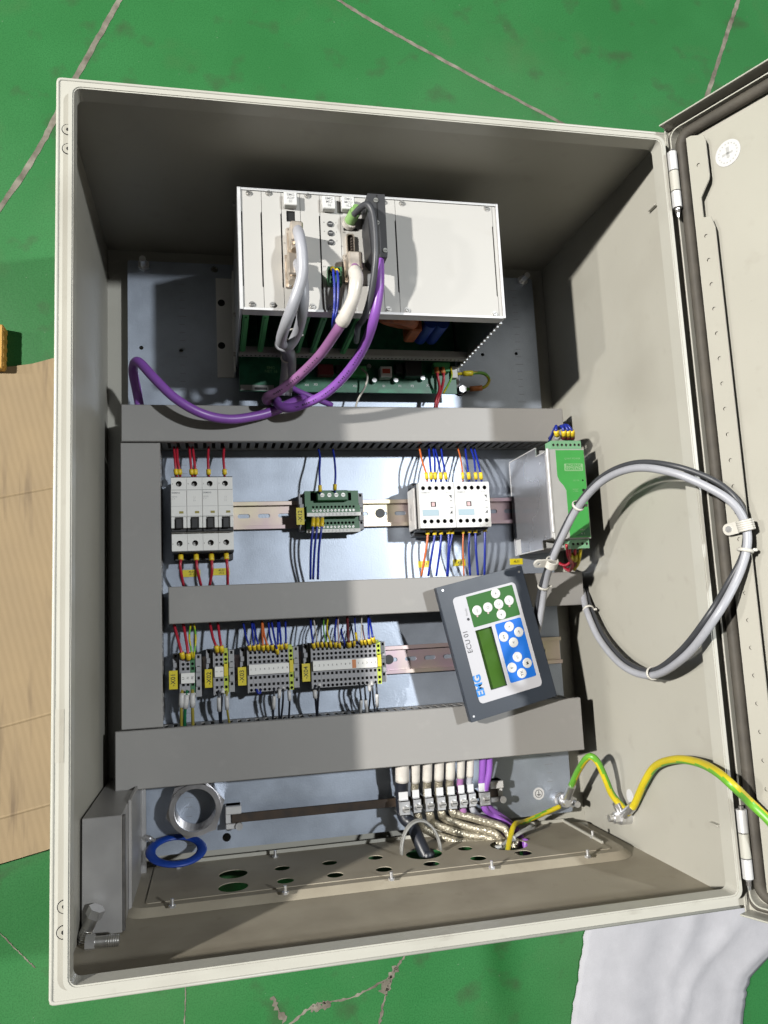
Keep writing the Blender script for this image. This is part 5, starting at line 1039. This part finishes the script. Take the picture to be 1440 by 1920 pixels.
for k, ((px, wd), (mt, top, r, lab), ep) in enumerate(zip(cl_px, cables, endp)):
    q = P(px, 1497, za+8); zc = za+5+r
    tx = (742+k*21.5 if k else 747, 1440)
    pts = [Vector((q.x+1, 112, 60)), Vector((q.x+.5, 88, zc+5)), Vector((q.x, 70, zc)), Vector((q.x, ybar, zc)), Vector((q.x+2, 42, zc+2))]+[P(*e) for e in ep]
    last = pts[-1]; pts.append(Vector((last.x+2, 8 if k not in (0,) else 6, last.z))); pts.append(Vector((last.x+3, -14, last.z-4)))
    o = wire(mt, pts, r, lab, cat='cable', n=14, seg=8, group='cables in the shield clamps')
    if top:
        sp_ = spline(pts[:3], 6); b = MB(); b.tube(sp_[:9] if k else sp_[:8], r+.9, 14); b.build('shrink_sleeve', top, o)
    cm = thing('shield_clamp', 'zinc shield clamp gripping '+('the thick black cable' if k == 0 else lab.split(' in ')[0].replace('purple cable', 'the purple cable pair') if k == 7 else lab.split(' in ')[0] if k > 4 else f'a braided cable, {NUM[k]} clamp from the busbar holder'), 'cable clamp', (q.x, ybar, za), 'zinc shield clamps')
    hw_ = wd*.72*.5+1.0
    b = MB(); b.box(q.x-hw_, q.x+hw_, ybar-10, ybar-8.6, za-4, zc+r+7, bev=.3); b.box(q.x-hw_, q.x+hw_, ybar-10, ybar+7, zc+r+5.6, zc+r+7, bev=.3); b.box(q.x-hw_, q.x+hw_, ybar+5.6, ybar+7, za-4, zc+r+7, bev=.3); b.build('yoke', 'alu', cm)
    b = MB(); b.box(q.x-hw_+.6, q.x+hw_-.6, ybar+7, ybar+16, zc+r+.4, zc+r+1.8, bev=.3); b.box(q.x-hw_+.6, q.x+hw_-.6, ybar-8, ybar+7, zc+r+.2, zc+r+1.6); b.build('pressure_plate', 'alu_white', cm)
    b = MB(); b.cyl((q.x+1.5, ybar-2.5, zc+r+1.6), (q.x+1.5, ybar-2.5, zc+r+10), 3.6, n=16); b.box(q.x-1.5, q.x+4.5, ybar-3, ybar-2, zc+r+10, zc+r+10.2, 1); b.build('clamp_screw', ['steel', 'hole'], cm)
q = P(904, 1497, za+8)
wire('purple', [Vector((q.x+9, 112, 60)), Vector((q.x+8.5, 88, za+16)), Vector((q.x+5, 70, za+13)), Vector((q.x+3, ybar, za+11)), Vector((q.x+6, 44, za+9)), P(945, 1535, 44), P(968, 1556, 54), P(985, 1588, 76), P(989, 1604, 84)], 4.0, 'second purple cable running beside its twin through the widest clamp', cat='cable', n=14, seg=8, group='cables in the shield clamps')
# white split bush round the black cable and grey ties at the bundle
q = PY(793, 1601, 9.2); b = MB(); c0 = Vector((q.x, 9.2, q.z))
arc = [c0+Vector((-23*math.cos(a)-2, 2+34*math.sin(a), -4*math.sin(a))) for a in [math.pi*i/16 for i in range(17)]]
for s_ in (-4, 0, 4): b.tube([p+Vector((0, 0, s_*.8)) for p in arc], 1.4, 8)
tag(b.build('cable_bush', 'bush_grey'), 'pale plastic cable bush arching over the thick black cable at its hole', 'cable bush')
for k, (a, c) in enumerate((((935, 1590, 92), (998, 1548, 60)), ((960, 1572, 84), (1003, 1552, 62)))):
    p0, p1 = P(*a), P(*c); b = MB(); b.tube(spline([p0, p0.lerp(p1, .5)+Vector((0, 2, 2)), p1], 6), 1.6 if k else 2.4, 6); b.box(p0.x-4, p0.x+4, p0.y-3, p0.y+3, p0.z-3, p0.z+3, bev=1)
    tag(b.build('cable_tie', 'grey_light'), ('wide grey cable tie closing the screened bundle at its hole', 'narrow grey cable tie tail sticking up from the screened bundle')[k], 'cable tie', 'grey cable ties')

# ------------------------------------------------------------------ loose hardware, bottom left
bx0, bx1, by0, by1, bz0, bz1 = 3.5, 42, 3, 107, 26, 202
br = thing('sheet_metal_box', 'bare steel sheet box standing in the corner of the cabinet', 'metal box', (22, 55, t))
b = MB(); b.box(bx0, bx1-3, by0, by1, t, bz1, bev=.6); b.build('shell', 'bracket_steel', br)
b = MB(); b.box(bx1-3, bx1-.5, by0+1, by1-1, bz1-9, bz1-.5, bev=.5); b.build('corner_seam', 'olive_wire' if False else 'dark_steel', br)
b = MB(); b.box(bx1-2.9, bx1+.4, by0+2, by1+3, 40, 150, bev=.6); b.build('side_flap', 'bracket_steel', br)
b = MB(); b.box(bx1+.4, bx1+5.4, by0-1, by1+5, 40, 41.6, bev=.3); b.build('flap_edge', 'alu', br)
for yy in (by0-2, by1-62):
    q = Vector((bx1+6, yy+3, 46)); b = MB(); b.cyl(q, q+Vector((5, -2, 4)), 3.2, n=10); b.cyl(q+Vector((3, -1, 2)), q+Vector((9, -3, 6)), 2, n=8); b.build('flap_rivet', 'zinc', br)
def bolt(a, c, r, label):
    a, c = Vector(a), Vector(c); d = (c-a).normalized(); b = MB(); b.cyl(a, c, r, n=16); o = b.build('hex_bolt', 'steel'); tag(o, label, 'bolt', 'loose steel bolts')
    b = MB(); b.cyl(c-d*1, c+d*7, r*1.45, n=6); b.build('bolt_head', 'zinc', o)
    b = MB(); L_ = (c-a).length
    for k in range(int(L_*.6/2)): p_ = a+d*(1+k*2); b.ring(p_, r, .5, d, 14, 5)
    b.build('thread', 'steel', o); return o
bolt(P(152, 1768, bz1+6), P(176, 1716, bz1+10), 5.2, 'steel bolt leaning on the sheet metal box with its bright head up')
bolt(P(224, 1762, bz1+26), P(176, 1766, bz1+26), 4.6, 'dark steel bolt lying along the foot of the sheet metal box')
# lock nut and blue seal
nq = P(366, 1519, 60); nut = MB(); R0_ = 29.0
pts = [(nq.x+R0_*1.15*math.cos(math.radians(60*i+12)), nq.y+R0_*1.15*math.sin(math.radians(60*i+12))) for i in range(6)]
nut.plate(pts, [(circ(nq.x, nq.y, 23.5, 36), None)], PZ_, PZ_+32)
no = nut.build('lock_nut', 'nut_steel'); tag(no, 'large steel conduit lock nut lying on the mounting plate', 'nut')
b = MB(); b.plate(circ(nq.x, nq.y, 28.5, 40), [(circ(nq.x, nq.y, 23.2, 40), None)], PZ_+32, PZ_+39); b.build('collar', 'nut_steel', no)
b = MB()
for k in range(9): b.ring((nq.x, nq.y, PZ_+3+k*3.9), 23.2, .8, (0, 0, 1), 36, 6)
b.build('inner_thread', 'nut_steel', no)
rq = P(331, 1593, 50); b = MB(); b.ring((rq.x, rq.y, 52), 28.0, 5.6, (0.05, .92, .26), 48, 12, tz=2.4)
tag(b.build('seal_ring', 'blue_rubber'), 'blue rubber seal ring leaning against the lock nut', 'seal ring')
